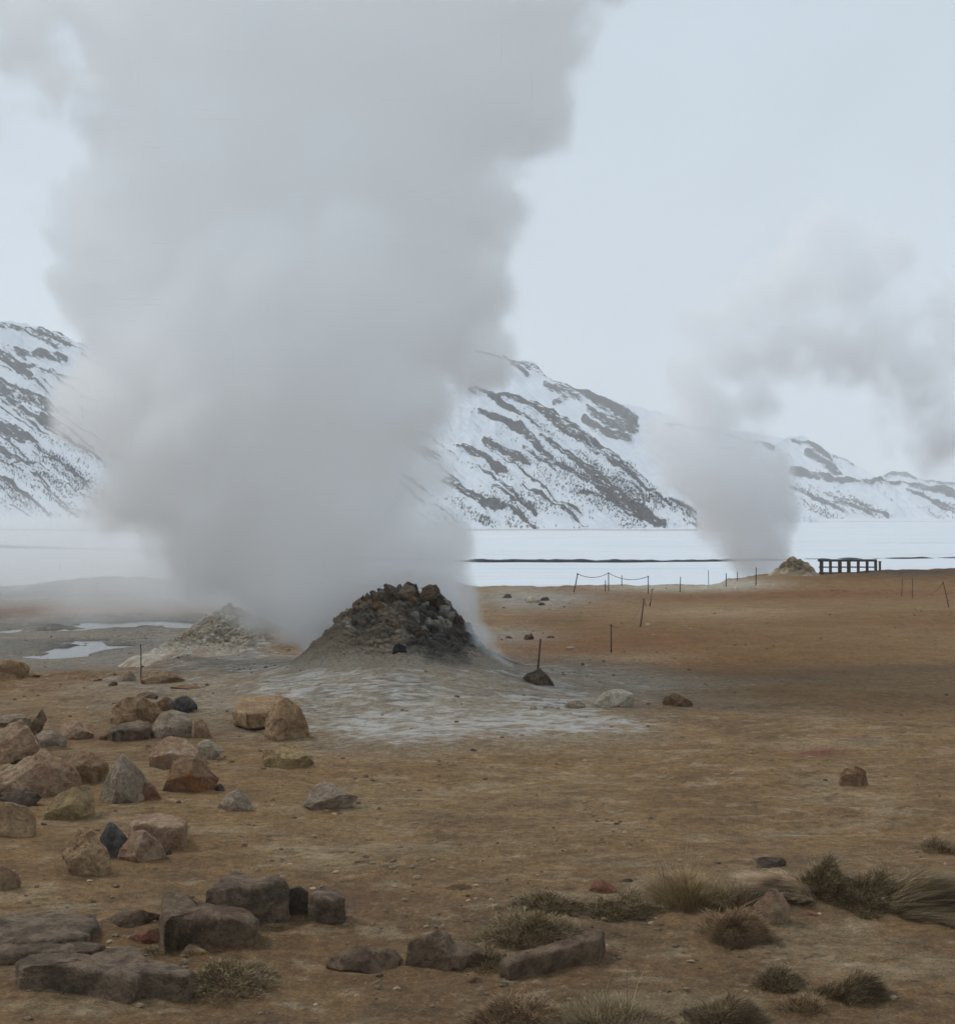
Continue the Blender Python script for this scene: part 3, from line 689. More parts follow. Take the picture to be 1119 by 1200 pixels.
 ('h', [(107,198),(112,187),(126,185),(131,195),(122,200)], 'dark', 'dark stone on the grey patch, largest of the three beyond the mound', dict()),
 ('h', [(160,196),(166,188),(178,188),(179,195)], 'dark', 'small dark stone right of the largest one beyond the mound', dict()),
 ('h', [(62,197),(68,189),(79,189),(80,196)], 'dark', 'small dark stone left of the largest one beyond the mound', dict()),
 ('h', [(390,166),(396,159),(405,161),(404,167)], 'white', 'small white stone beside the rope fence', dict()),
 ('h', [(112,110),(120,98),(140,97),(146,108),(130,113)], 'white', 'whitish stone on the pale hummock beyond the mound', dict()),
 ('h', [(146,108),(152,97),(164,98),(168,107)], 'dark', 'dark stone right of the whitish one on the pale hummock', dict()),
 ('h', [(60,100),(66,90),(78,93),(80,102)], 'dark', 'dark stone at the left of the pale hummock', dict()),
 ('h', [(140,117),(147,111),(157,112),(156,119)], 'dark', 'dark stone in front of the pale hummock', dict()),
 ('h', [(206,219),(214,213),(228,216),(222,222)], 'grey', 'flat grey stone left of the bare middle post', dict()),
 ('h', [(240,258),(245,252),(250,254),(249,260)], 'dark', 'tiny dark stone below the bare middle post', dict()),
 ('g', [(560,533),(565,526),(580,527),(582,536)], 'dark', 'small dark stone in front of the white crust', dict()),
 ('g', [(514,382),(518,374),(528,375),(530,383)], 'dark', 'tiny dark stone on the grey apron of the mound', dict()),
 ('h', [(120,1009-650),(132,350),(139,358),(130,364)], 'grey', 'small grey stone on the apron right of the mound', dict()),
]
ZOOM['q'] = (0, 0, 1)
ZOOM['j'] = (0, 750, 2.386)
def slab(z, pts, h, colour, label, rise=(0, 0), rough=.022, under=0.0, group='loose rocks scattered over the ground'):
    """a flat rock: pts outline its top face in the photo, h is its height above the soil"""
    ox, oy, s = ZOOM[z]; P = [(ox + x / s, oy + y / s) for x, y in pts]
    yc = sum(p[1] for p in P) / len(P); xc = sum(p[0] for p in P) / len(P)
    d0 = F * (H - h) / (yc - CY); g = float(ground_h((xc - CX) / F * d0, d0)); zt = g + h
    W = [((x - CX) / F * F * (H - zt) / (y - CY), F * (H - zt) / (y - CY)) for x, y in P]
    cx_, cy_ = sum(p[0] for p in W) / len(W), sum(p[1] for p in W) / len(W)
    W = np.array(W) - (cx_, cy_); D, Fc = ICO[5]; rock_id[0] += 1; seed = 11 + rock_id[0] * 7
    th = np.arctan2(D[:, 1], D[:, 0]); ct, st = np.cos(th), np.sin(th); best = np.zeros(len(D))
    for i in range(len(W)):
        a, b_ = W[i], W[(i + 1) % len(W)]; e = b_ - a; den = ct * e[1] - st * e[0]
        with np.errstate(divide='ignore', invalid='ignore'):
            t = (a[0] * e[1] - a[1] * e[0]) / den; q = (a[0] * st - a[1] * ct) / den
        ok = (t > 0) & (q >= -.001) & (q <= 1.001) & np.isfinite(t); best = np.where(ok, np.maximum(best, t), best)
    size = np.ptp(W[:, 0]); hh = h + .12; m = 9
    sr = np.hypot(D[:, 0], D[:, 1]); k = 1 / (sr ** m + np.abs(D[:, 2]) ** m) ** (1 / m)
    V = np.c_[ct * best * sr * k, st * best * sr * k, (D[:, 2] * k - 1) * hh / 2]
    top = np.clip(V[:, 2] / hh + 1, 0, 1)
    V[:, 2] += top * (rise[0] * V[:, 0] / size * 2 + rise[1] * V[:, 1] / size * 2)
    V[:, 1] += under * (1 - top)
    q = V / size * 3.2 + seed
    nz = fbm(q[:, 0], q[:, 1], q[:, 2] * 2, oct=5, seed=seed % 91, gain=.58); q2 = V * 16 + seed
    n2 = fbm(q2[:, 0], q2[:, 1], q2[:, 2], oct=3, seed=seed % 77)
    V = V + D * (size * rough * nz + .012 * n2)[:, None]; V[:, 2] += top * size * rough * 1.1 * fbm(q[:, 0] * 1.4, q[:, 1] * 1.4, oct=4, seed=seed % 53)
    o = mesh_from('rock', V, Fc, M_ROCK); o.location = (cx_, cy_, zt); c1, c2 = COLS[colour]; o.color = (*c1, 1); o['tint'] = list(c2)
    tag(o, label, 'rock', group); return o
SLABS = [
 ('j', [(42,890),(80,866),(250,883),(300,863),(380,853),(415,880),(500,895),(546,922),(520,937),(400,925),(365,947),(280,930),(200,915),(130,910),(60,912)], .18, 'slate', 'longest flat topped slab in the lower left foreground', {}),
 ('j', [(446,765),(458,712),(490,703),(530,728),(600,735),(695,732),(728,758),(690,775),(640,768),(560,780),(500,778),(460,795)], .25, 'maroon', 'large dark reddish slab with a raised left end', dict(rise=(-.05, 0))),
 ('j', [(573,695),(620,658),(655,640),(690,656),(800,656),(810,672),(730,690),(640,694)], .33, 'slate', 'big dark grey block behind the dark reddish slab', dict(rough=.03)),
 ('j', [(862,708),(885,688),(945,696),(966,722),(930,726),(880,722)], .21, 'slate', 'right hand small dark block at the end of its row', dict(rough=.03)),
 ('e', [(658,556),(760,528),(850,508),(960,496),(1004,488),(990,520),(860,541),(770,562),(690,572)], .15, 'maroon', 'wide brown slab under the heather with an upturned right tip', dict(rise=(.03, 0))),
 ('j', [(648,192),(665,165),(700,156),(790,150),(795,180),(745,200),(690,205)], .17, 'tan', 'flat topped brown slab with a dark overhang, left of its taller neighbour', dict(under=.12)),
 ('a', [(610,412),(690,378),(800,354),(860,372),(864,400),(800,414),(690,412),(640,424)], .17, 'slate', 'flat slab with dark sides and pale top in the middle of the cluster', dict(under=.06)),
 ('c', [(700,205),(735,165),(850,143),(960,158),(1024,190),(1000,220),(900,224),(800,210),(730,220)], .24, 'pink', 'pitted rectangular block behind the light pink rock', dict(rough=.03)),
 ('d', [(-30,172),(20,163),(120,155),(220,160),(300,156),(310,185),(270,225),(200,238),(60,245),(-30,240)], .10, 'slate', 'flat grey outcrop low in the ground at lower left', {}),
 ('d', [(-40,265),(40,246),(200,240),(330,252),(290,275),(150,282),(-40,285)], .08, 'slate', 'thin flat rock shelf behind the longest slab', {}),
]
_done = {q[4] for q in SLABS}
for z, pts, colr, lab, kw in RK:
    if lab not in _done: rock(z, pts, colr, lab, **kw)
for z, pts, h, colr, lab, kw in SLABS: slab(z, pts, h, colr, lab, **kw)
ORDINARY = [(20, 1076, 'slate'), (110, 1000, 'tan'), (300, 1098, 'soil')]

# ------------------------------------------------------------------ fumarole mounds
def build_mound(name, label, cx, cy, prof, rad, seed, tone_fn, amp):
    nr, na = 300, 620
    r = rad * np.linspace(0, 1, nr) ** .85; a = np.linspace(0, 2 * np.pi, na)
    Rg, A = np.meshgrid(r, a, indexing='ij'); x = cx + Rg * np.cos(A); y = cy + Rg * np.sin(A)
    base = prof(x, y)
    hgt = np.clip(1 - Rg / rad, 0, 1)
    w = sstep(rad, rad * .62, Rg)
    d1, d2, idv = cells(x * 2.5 + .3 * fbm(x * 3, y * 3, seed=3), y * 2.5 + base * 1.2, seed)
    b1 = sstep(0, .45, d2 - d1) * (idv * .9 + .1)
    e1, e2, idw = cells(x * 8.0 + base * 3, y * 8.0 + base * 2, seed + 20)
    b2 = sstep(0, .4, e2 - e1) * idw
    up = sstep(.18, .62, hgt)
    rug = up * (.14 * b1 + .11 * b2 + .10 * np.abs(fbm(x * 5, y * 5, base * 5, oct=4, seed=seed + 31))) + (.1 + .9 * up) * .07 * fbm(x * 3, y * 3, base * 3, oct=5, seed=seed) + .02 * fbm(x * 14, y * 14, base * 9, oct=3, seed=seed + 2)
    ridges = .05 * fbm(A * 5, Rg * .6, oct=3, seed=seed + 7)
    z = base + (rug * amp + ridges * amp) * w - .10 * sstep(rad * .9, rad, Rg) - .06 * amp * up
    sn = np.clip(Rg / (rad * .22), 0, 1) * .78; dsp = (rug * amp + ridges * amp) * w
    z = z - dsp * .42 * np.clip(Rg / (rad * .22), 0, 1)
    dx = dsp * sn * np.cos(A); dy = dsp * sn * np.sin(A)
    root = empty(name, (cx, cy, float(prof(np.array([cx + rad]), np.array([cy]))[0])))
    L = np.array(root.location)
    V = np.c_[(x + dx).ravel(), (y + dy).ravel(), z.ravel()] - L
    c = tone_fn(x.ravel(), y.ravel(), z.ravel(), idv.ravel(), idw.ravel())
    mesh_from('mound_crust', V, grid_faces(nr, na), M_MOUND, parent=root, attrs={'tone': c})
    tag(root, label, 'fumarole mound')
    return root

def tone_main(x, y, z, i1, i2):
    n = fbm(x * 1.5, y * 1.5, z * 1.5, oct=4, seed=5)
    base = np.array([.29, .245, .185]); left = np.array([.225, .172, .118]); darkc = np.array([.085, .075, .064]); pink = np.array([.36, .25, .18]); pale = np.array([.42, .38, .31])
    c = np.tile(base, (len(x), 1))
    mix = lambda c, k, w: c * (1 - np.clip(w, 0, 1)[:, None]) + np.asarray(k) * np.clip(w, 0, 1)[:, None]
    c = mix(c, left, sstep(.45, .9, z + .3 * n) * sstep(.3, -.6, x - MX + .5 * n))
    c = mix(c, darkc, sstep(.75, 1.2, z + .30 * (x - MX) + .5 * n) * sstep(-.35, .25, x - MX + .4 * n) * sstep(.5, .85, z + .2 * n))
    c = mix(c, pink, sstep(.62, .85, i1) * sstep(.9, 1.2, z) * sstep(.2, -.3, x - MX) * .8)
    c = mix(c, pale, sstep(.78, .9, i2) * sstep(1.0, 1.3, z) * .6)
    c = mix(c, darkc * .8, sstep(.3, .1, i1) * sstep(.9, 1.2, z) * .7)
    c = mix(c, (.05, .05, .05), np.exp(-((x - MX + .12) / .75) ** 2 - ((z - 1.72) / .22) ** 2) * .0)
    return c
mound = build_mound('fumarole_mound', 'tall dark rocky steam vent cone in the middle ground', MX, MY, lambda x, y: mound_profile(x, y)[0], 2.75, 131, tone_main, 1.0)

# cemented boulders on the crown of the mound, and the black side vent
protos = []
for k in range(6):
    n = 9; ang = np.linspace(0, 2 * np.pi, n, endpoint=False); rr = RNG.uniform(.7, 1.1, n)
    poly = [(math.cos(t) * q * .5, math.sin(t) * q * .42) for t, q in zip(ang, rr)]
    V, Fc = rock_verts(poly, .9, 4, 500 + k * 13, 4.0, .13, 0, 14)
    protos.append(mesh_from('boulder', V, Fc, M_ROCK).data)
for o in [o for o in bpy.data.objects if o.data in protos]: bpy.data.objects.remove(o)
def crown(root, cx, cy, prof, n, rmax, zmin, seed, cols, smin, smax):
    rng = np.random.default_rng(seed); k = 0
    while k < n:
        a, r = rng.uniform(0, 6.283), rmax * math.sqrt(rng.uniform(0, 1)); x, y = cx + r * math.cos(a), cy + r * math.sin(a)
        z = float(prof(np.array([x]), np.array([y]))[0])
        if z < zmin or (y > cy + .5 and rng.uniform() < .6): continue
        s = rng.uniform(smin, smax) * (1 if rng.uniform() < .8 else 1.4)
        o = bpy.data.objects.new('boulder', protos[rng.integers(6)]); COL.objects.link(o); o.parent = root
        o.location = Vector((x, y, z - .03)) - root.location
        o.rotation_euler = rng.uniform(0, 6.28, 3); o.scale = (s, s * rng.uniform(.7, 1.1), s * rng.uniform(.6, 1))
        side = x - cx
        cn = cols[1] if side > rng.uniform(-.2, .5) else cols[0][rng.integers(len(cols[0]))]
        c1, c2 = COLS[cn]; o.color = (*c1, 1); o['tint'] = list(c2); k += 1
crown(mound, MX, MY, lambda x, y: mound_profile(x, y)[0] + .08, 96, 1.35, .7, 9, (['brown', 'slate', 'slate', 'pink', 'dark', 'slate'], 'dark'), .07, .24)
for (px, py, w, cn) in [(456, 692, 20, 'slate'), (478, 694, 26, 'grey'), (505, 697, 30, 'slate'), (490, 712, 26, 'slate'), (440, 702, 22, 'slate'), (465, 712, 24, 'grey')]:
    d = MY - .55; s = w / F * d
    o = bpy.data.objects.new('boulder', protos[int(px) % 6]); COL.objects.link(o); o.parent = mound
    o.location = Vector(((px - CX) / F * d, d, H - (py - CY) / F * d)) - mound.location
    o.rotation_euler = (px, py, .3); o.scale = (s * .85, s * .8, s * .62); c1, c2 = COLS[cn]; o.color = (*c1, 1); o['tint'] = list(c2)
vx, vd, vz = hit(468, 770, 20, 30)
V, Fc = rock_verts([(-.12, -.09), (-.08, .07), (0, .11), (.09, .06), (.12, -.08), (0, -.11)], .12, 4, 77, 2.2, .16)
vent = mesh_from('vent', V, Fc, simple_mat('vent_hole_shade', (.028, .028, .030), .95), parent=mound)  # near-black lump stands in for the shade inside the vent hole
vent.location = Vector((vx, vd, vz + .13)) - mound.location
vent['label'] = 'black round side vent'

def tone_second(x, y, z, i1, i2):
    n = fbm(x * 1.5, y * 1.5, z * 1.5, oct=4, seed=15)
    c = np.tile(np.array([.40, .345, .265]), (len(x), 1))
    mix = lambda c, k, w: c * (1 - np.clip(w, 0, 1)[:, None]) + np.asarray(k) * np.clip(w, 0, 1)[:, None]
    c = mix(c, (.24, .165, .095), sstep(.1, .5, n) * .8); c = mix(c, (.58, .55, .48), sstep(.6, .9, i2) * .6); c = mix(c, (.24, .16, .10), sstep(.3, .1, i1) * .5)
    return c
SB = -1.2
m2 = build_mound('mud_mound', 'pale crumbling mud mound behind the left flank of the steam cone', SX, SY, lambda x, y: second_profile(x, y)[0] + SB + .18, 3.0, 171, tone_second, .9)
m2['category'] = 'mound'
# small vent cone far to the right
gx, gd, gz = hit(930, 674, 40, 95)
def prof3(x, y): return gz - .1 + np.interp(np.hypot((x - gx3) , (y - gy3)), [0, .25, .6, 1.0, 1.5], [.98, .92, .62, .3, 0])
gy3 = gd + 1.0; gx3 = (931 - CX) / F * gy3
def tone_third(x, y, z, i1, i2):
    c = np.tile(np.array([.34, .27, .18]), (len(x), 1)); k = np.clip(i1, 0, 1)[:, None]
    return c * (.55 + .8 * k)
m3 = build_mound('fumarole_mound', 'small distant tan steam vent cone beside the wooden railing', gx3, gy3, prof3, 1.55, 191, tone_third, 1.1)
crown(m3, gx3, gy3, prof3, 16, .8, gz + .3, 19, (['tan', 'grey', 'yellow'], 'slate'), .15, .35)

# ------------------------------------------------------------------ posts, ropes, railing
def tube(pts, r, n=8):
    V, Fc = [], []
    for k, p in enumerate(pts):
        p = Vector(p); t = (Vector(pts[min(k + 1, len(pts) - 1)]) - Vector(pts[max(k - 1, 0)])).normalized()
        a = t.cross(Vector((0, 1, .01))).normalized(); b_ = t.cross(a).normalized()
        rr = r[k] if isinstance(r, (list, tuple)) else r
        for j in range(n):
            th = 2 * math.pi * j / n; V.append(tuple(p + a * math.cos(th) * rr + b_ * math.sin(th) * rr))
        if k:
            for j in range(n): Fc.append(((k - 1) * n + j, (k - 1) * n + (j + 1) % n, k * n + (j + 1) % n, k * n + j))
    # caps as quads fan
    V.append(tuple(Vector(pts[0]))); V.append(tuple(Vector(pts[-1]))); c0, c1 = len(V) - 2, len(V) - 1
    e = (len(pts) - 1) * n
    for j in range(0, n, 2):
        Fc.append((c0, (j + 2) % n, j + 1, j)); Fc.append((c1, e + j, e + j + 1, e + (j + 2) % n))
    return V, Fc
posts = {}
POSTS = [  # key, top x, top y, bottom x, bottom y, label, radius
 ('l', 165, 755, 165, 797, 'lone thin rusty post above the left rock cluster', .012),
 ('m', 633.5, 749, 628.5, 790, 'leaning rusty post at the right flank of the steam cone', .018),
 ('n', 716, 732, 716, 765, 'straight bare post in the middle of the ochre plain', .016),
 ('o', 754.5, 702, 749.5, 735, 'leaning post with a rope to the straight middle post', .018),
 ('q', 764.5, 690, 760.5, 711, 'short leaning post behind the one holding the rope', .018),
 ('r', 759.5, 675, 759.5, 696, 'thin upright post behind the short leaning one', .018),
 ('s', 677, 672, 671.5, 694, 'slanting post at the left end of the far rope fence', .022),
 ('t', 713, 671, 713, 693, 'upright post holding the sagging rope of the far fence', .02),
 ('u', 709.5, 680, 709, 693, 'short stake just left of the upright rope post', .018),
 ('v', 728.5, 674, 728.5, 687, 'small stake between the rope posts on the pale bank', .018),
 ('w', 797.5, 676, 796.5, 694, 'thin post on the pale bank left of the small vent cone', .018),
 ('x', 830, 668, 830, 680, 'short distant post at the snow edge, leftmost near the small plume', .02),
 ('y', 851, 672, 850.5, 688, 'slim post below the base of the small plume', .02),
 ('z', 864, 670, 864, 681, 'tiny stake directly under the small plume', .02),
 ('A', 886, 665, 885.5, 686, 'taller dark post just left of the small vent cone', .022),
 ('B', 1057.5, 678, 1056, 699, 'pale thin post below the right end of the wooden railing', .014),
 ('C', 1069, 676, 1069, 701, 'upright thin post holding the right rope', .014),
 ('D', 1105, 682, 1112.5, 712, 'crooked post at the right edge of the view', .016)]
for key, tx, ty, bx, by, lab, rad in POSTS:
    X, d, z = hit(bx, by, 12, 84)
    top = ((tx - CX) / F * d, d, H - (ty - CY) / F * d)
    base = Vector((X, d, z - .15)); tp = Vector(top); L = tp - base
    root = empty('fence_post', base)
    mid = L * .5 + Vector((.006, 0, 0)) * L.length
    V, Fc = tube([(0, 0, 0), tuple(mid), tuple(L)], [rad, rad, rad * .9]); mesh_from('stake', V, Fc, M_POST, parent=root)
    if key in 'noqstrCD':
     e = []
     for j in range(13):
        a = 2 * math.pi * j / 12; e.append(tuple(L * .97 + Vector((math.cos(a) * rad * 1.4, 0, math.sin(a) * rad * 1.4))))
     V, Fc = tube(e, rad * .35, 6); mesh_from('rope_eye', V, Fc, M_POST, parent=root)
    tag(root, lab, 'fence post', 'metal posts of the rope barrier'); posts[key] = tp
def rope(keys, sag, lab, r=.009):
    pts = []
    for a, b_ in zip(keys[:-1], keys[1:]):
        A, B = posts[a], posts[b_]
        for k in range(14):
            t = k / 14; p = A.lerp(B, t); p.z -= 4 * sag * (B - A).length * .12 * t * (1 - t) + .02; pts.append(tuple(p))
    pts.append(tuple(posts[keys[-1]] - Vector((0, 0, .02))))
    V, Fc = tube(pts, r, 6); o = mesh_from('rope', V, Fc, M_ROPE); tag(o, lab, 'rope', 'barrier ropes')
rope(['n', 'o', 'q'], .35, 'pale rope sagging from the straight middle post back to the leaning posts')
rope(['s', 't', 'r'], .9, 'thin rope sagging between the distant posts in front of the snow', .012)
rope(['C', 'D'], .8, 'thin rope at the right edge running to the crooked post', .010)

# wooden railing of the viewing platform
def box(V, Fc, a, b_):
    i = len(V); (x0, y0, z0), (x1, y1, z1) = a, b_
    V += [(x0, y0, z0), (x1, y0, z0), (x1, y1, z0), (x0, y1, z0), (x0, y0, z1), (x1, y0, z1), (x1, y1, z1), (x0, y1, z1)]
    Fc += [(i, i + 3, i + 2, i + 1), (i + 4, i + 5, i + 6, i + 7), (i, i + 1, i + 5, i + 4), (i + 1, i + 2, i + 6, i + 5), (i + 2, i + 3, i + 7, i + 6), (i + 3, i, i + 4, i + 7)]
RD = 74.0
rx = lambda p: (p - CX) / F * RD
rz = lambda p: H - (p - CY) / F * RD
rail = empty('wooden_railing', (rx(962), RD, rz(673)))
ox, oz = rx(962), rz(673)
for px in (962.5, 973, 984, 994.5, 1005.6, 1016, 1026):
    V, Fc = [], []; w = .09 if px in (962.5, 984, 994.5) else .065
    box(V, Fc, (rx(px) - ox - w, -.06, -1.0), (rx(px) - ox + w, .06, rz(657.5) - oz)); mesh_from('rail_post', V, Fc, M_WOOD, parent=rail, smooth=False)
for py, h in ((656.8, .062), (664.6, .034), (671.2, .034)):
    V, Fc = [], []; box(V, Fc, (-.15, -.10 if h > .05 else -.09, rz(py) - oz - h), (rx(1027) - ox, .12 if h > .05 else -.062, rz(py) - oz + h))
    mesh_from('rail', V, Fc, M_WOOD, parent=rail, smooth=False)
tag(rail, 'dark wooden railing of a viewing platform on the crest at the right', 'railing')
V, Fc = [], []; box(V, Fc, (-.05, -.05, -.8), (.05, .05, .62)); box(V, Fc, (-.065, -.065, .62), (.065, .065, .66))
o = mesh_from('wooden_post', V, Fc, M_WOOD, smooth=False); o.location = (rx(1031), RD, rz(672)); tag(o, 'single short wooden post just right of the railing', 'post')

# ------------------------------------------------------------------ gravel
def build_gravel():
    D, Fi = ICO[2]; D = D; V, Fc, C = [], [], []; rng = np.random.default_rng(3)
    i8 = np.array([(1, 0, 0), (-1, 0, 0), (0, 1, 0), (0, -1, 0), (0, 0, 1), (0, 0, -1)], float)
    Dv, Df = icosphere(1)
    n = 9000
    n = 15000; y = 8 * (60 / 8) ** (rng.uniform(0, 1, n) ** 1.2); x = rng.uniform(-.45, .45, n) * y
    cl = fbm(x * .6, y * .6, oct=3, seed=77); keep = rng.uniform(0, 1, n) < (.35 + 1.2 * cl + .35 * np.exp(-((x / y + .26) / .09) ** 2))
    x, y = x[keep], y[keep]; s = .004 + .024 * rng.uniform(0, 1, len(x)) ** 4.5 * (1 + y * .02); z = ground_h(x, y)
    VV = []
    for k in range(len(x)):
        q = Dv * rng.uniform(.7, 1.25, (len(Dv), 1)) * np.array([1, rng.uniform(.6, 1), rng.uniform(.4, .8)]) * s[k] + (x[k], y[k], z[k] + s[k] * .2)
        VV.append(q); Fc.append(Df + k * len(Dv))
        g = rng.choice([.5, .8, 1.0, 1.5, 2.0], p=[.10, .27, .35, .20, .08]); b0 = np.array([.20, .145, .09]) * g
        C.append(np.tile(b0, (len(Dv), 1)))
    o = mesh_from('gravel', np.concatenate(VV), np.concatenate(Fc), M_PLANT, smooth=False, attrs={'tone': np.concatenate(C)})
    tag(o, kind='stuff', label='small loose stones strewn over the ochre ground')
build_gravel()

# ------------------------------------------------------------------ plants
PAL = {'straw': [(.42, .35, .23), (.33, .27, .17), (.50, .43, .30), (.20, .155, .10)], 'dull': [(.25, .21, .145), (.17, .14, .095), (.34, .29, .205), (.11, .085, .058)],
       'heath': [(.150, .130, .082), (.105, .088, .060), (.21, .185, .125), (.07, .055, .038), (.29, .255, .18)], 'brown': [(.20, .15, .105), (.14, .10, .072), (.27, .21, .15), (.09, .066, .048)]}
def tuft(name, cat, label, x0, x1, y0, y1, n, L, pal, lean=(0, 0), spread=.8, width=.0022, dome=.5, seed=1, stems=0, group=None, upr=1.0):
    """a clump of blades or twigs rooted over an oval patch between photo columns x0..x1, its top at y0 and its front foot at y1"""
    rng = np.random.default_rng(seed)
    X, d, _ = hit((x0 + x1) / 2, min(y1, 1260)); rx_ = (x1 - x0) / 2 / F * d * .92
    ph = (y1 - y0) / F * d; _, db, _ = hit((x0 + x1) / 2, y0)
    ry_ = float(np.clip((db - d) / 2 * (1.05 - .5 * dome), rx_ * .3, max(rx_ * 1.1, .3))); cy = d + ry_ * .85
    # height of the dome above the soil so that the top meets y0
    ztop = H - (y0 - CY) / F * cy; hd = max(.03, ztop - float(ground_h(X, cy)) - L * .5 * upr) * (.5 + .6 * dome)
    a = rng.uniform(0, 2 * np.pi, n); r = np.sqrt(rng.uniform(0, 1, n))
    edge = 1 + .75 * fbm(np.cos(a) * 1.6 + seed, np.sin(a) * 1.6, oct=4, seed=seed)
    lx, ly = np.cos(a) * r * rx_ * edge, np.sin(a) * r * ry_ * edge
    x, y = X + lx, cy + ly
    ck = fbm(x * 7, y * 7, oct=3, seed=seed + 5); shift = rng.normal(0, .02, (2, n)); x = x + shift[0] - .05 * ck; y = y + shift[1] + .05 * ck
    lump = np.clip(.75 + 1.5 * fbm(x * 4.5, y * 4.5, oct=3, seed=seed + 3), .15, 1.6)
    z = ground_h(x, y) + hd * np.clip(1 - r ** 2.2, 0, 1) * lump * rng.uniform(.55, 1, n) - .01
    ln = L * rng.uniform(.45, 1.1, n) * (1 - .45 * r)
    if stems: k = rng.choice(n, stems); ln[k] *= rng.uniform(2.2, 3.5, stems)
    dx = np.cos(a) * r * spread + rng.normal(0, .35, n) * spread + lean[0]; dy = np.sin(a) * r * spread + rng.normal(0, .35, n) * spread + lean[1]
    if stems: dx[k] *= .3; dy[k] *= .3
    dz = np.full(n, 1.0) * upr * rng.uniform(.6, 1.1, n); nn = np.sqrt(dx ** 2 + dy ** 2 + dz ** 2); dx, dy, dz = dx / nn, dy / nn, dz / nn
    th = rng.uniform(0, 2 * np.pi, n); wx, wy = np.cos(th) * width, np.sin(th) * width
    V = np.empty((n, 6, 3)); ts = (0, .5, 1)
    hm = 1.0
    for q, t in enumerate(ts):
        bend = t * t * .55
        px = x + dx * ln * t * (1 + bend * .7); py = y + dy * ln * t * (1 + bend * .7); pz = z + dz * ln * t * (1 - bend * .35)
        w = (1.0, .8, .25)[q]
        V[:, q * 2] = np.c_[px - wx * w, py - wy * w, pz]; V[:, q * 2 + 1] = np.c_[px + wx * w, py + wy * w, pz]
    base = np.arange(n)[:, None] * 6
    Fc = np.concatenate([base + np.array([0, 1, 3, 2]), base + np.array([2, 3, 5, 4])])
    P = np.array(PAL[pal]) * np.array([1.12, .98, .80]); c = P[rng.integers(0, len(P), n)] * rng.uniform(.7, 1.3, n)[:, None]
    loc = np.array([X, cy, float(ground_h(X, cy))])
    o = mesh_from(name, V.reshape(-1, 3) - loc, Fc, M_PLANT, smooth=True, attrs={'tone': np.repeat(c, 6, axis=0)}); o.location = loc
    tag(o, label, cat, group); return o
G1, G2 = 'dry grass tufts in the foreground', 'heather mats in the foreground'
T = tuft
PAL['blond'] = [(.68, .60, .50), (.54, .47, .38), (.78, .70, .58), (.36, .30, .23)]
PAL['brown'] = [(.27, .20, .13), (.19, .135, .09), (.36, .28, .19), (.11, .08, .055)]
PAL['heath'] = [(.19, .155, .095), (.13, .105, .068), (.27, .225, .15), (.085, .064, .043), (.36, .31, .215)]
T('grass_tuft', 'grass', 'tall pale spiky grass tuft left of the pinkish rock', 768, 850, 1012, 1068, 5200, .30, 'straw', (-.1, 0), .75, .0018, .3, 1, 40, G1)
T('grass_tuft', 'grass', 'low fringe of dry grass right of the tall spiky tuft', 835, 895, 1030, 1070, 2600, .22, 'dull', (-.1, 0), .8, .0018, .3, 2, 0, G1)
T('grass_tuft', 'grass', 'straw coloured windswept tussock with combed blades behind the pinkish rock', 880, 955, 1006, 1056, 7000, .34, 'blond', (-.95, -.6), .45, .0022, 1.35, 3, 0, G1, .8)
T('heather', 'heather', 'dark heather hump on the right shoulder of the straw tussock', 935, 1015, 1004, 1056, 9000, .075, 'heath', (.1, -.1), 1.6, .0026, .7, 4, 0, G2)
T('heather', 'heather', 'dark brownish heather mat right of the straw tussock', 978, 1085, 1016, 1072, 11000, .075, 'heath', (.2, -.1), 1.7, .0026, .5, 5, 0, G2)
T('grass_tuft', 'grass', 'long windswept grey-green grass mat running off the right edge', 1050, 1160, 1018, 1080, 9500, .24, 'dull', (.9, -.35), .5, .002, .35, 6, 0, G1, .6)
T('heather', 'heather', 'flat dark heather mat behind the straw grass left of the tall tuft', 672, 775, 1040, 1080, 11000, .06, 'heath', (0, 0), 1.8, .0024, .7, 7, 0, G2)
T('heather', 'heather', 'spreading heather mat left of the small reddish stone', 590, 690, 1042, 1082, 11000, .06, 'heath', (0, 0), 1.8, .0024, .7, 8, 0, G2)
T('heather', 'heather', 'heather cushion growing over the wide brown slab', 552, 690, 1072, 1118, 11000, .06, 'heath', (0, 0), 1.8, .0024, .8, 9, 0, G2)
T('heather', 'heather', 'small heather sprig between the notched rock and the wide slab', 545, 600, 1108, 1140, 1800, .07, 'heath', (0, 0), 1.2, .0022, .6, 10, 0, G2)
T('grass_tuft', 'grass', 'rounded brownish grass dome in front of the pinkish rock', 826, 908, 1068, 1112, 6500, .10, 'brown', (.2, -.2), 1.6, .002, 1.0, 11, 0, G1)
T('grass_tuft', 'grass', 'small flattened grass cushion, upper left of the lower three', 886, 950, 1127, 1160, 4200, .10, 'dull', (.1, -.1), 1.2, .002, .9, 12, 0, G1)
T('grass_tuft', 'grass', 'wide greenish grass cushion at the lower right', 960, 1052, 1140, 1180, 6500, .10, 'heath', (.5, -.2), 1.0, .002, .9, 13, 0, G1)
T('grass_tuft', 'grass', 'dark grass cushion at the bottom edge below the flattened one', 815, 898, 1166, 1206, 6000, .10, 'dull', (.3, -.2), 1.0, .002, .9, 14, 0, G1)
T('grass_tuft', 'grass', 'sparse brown grass wisp between the lower cushions', 918, 978, 1166, 1192, 1400, .10, 'brown', (0, -.1), 1.2, .002, .5, 15, 0, G1)
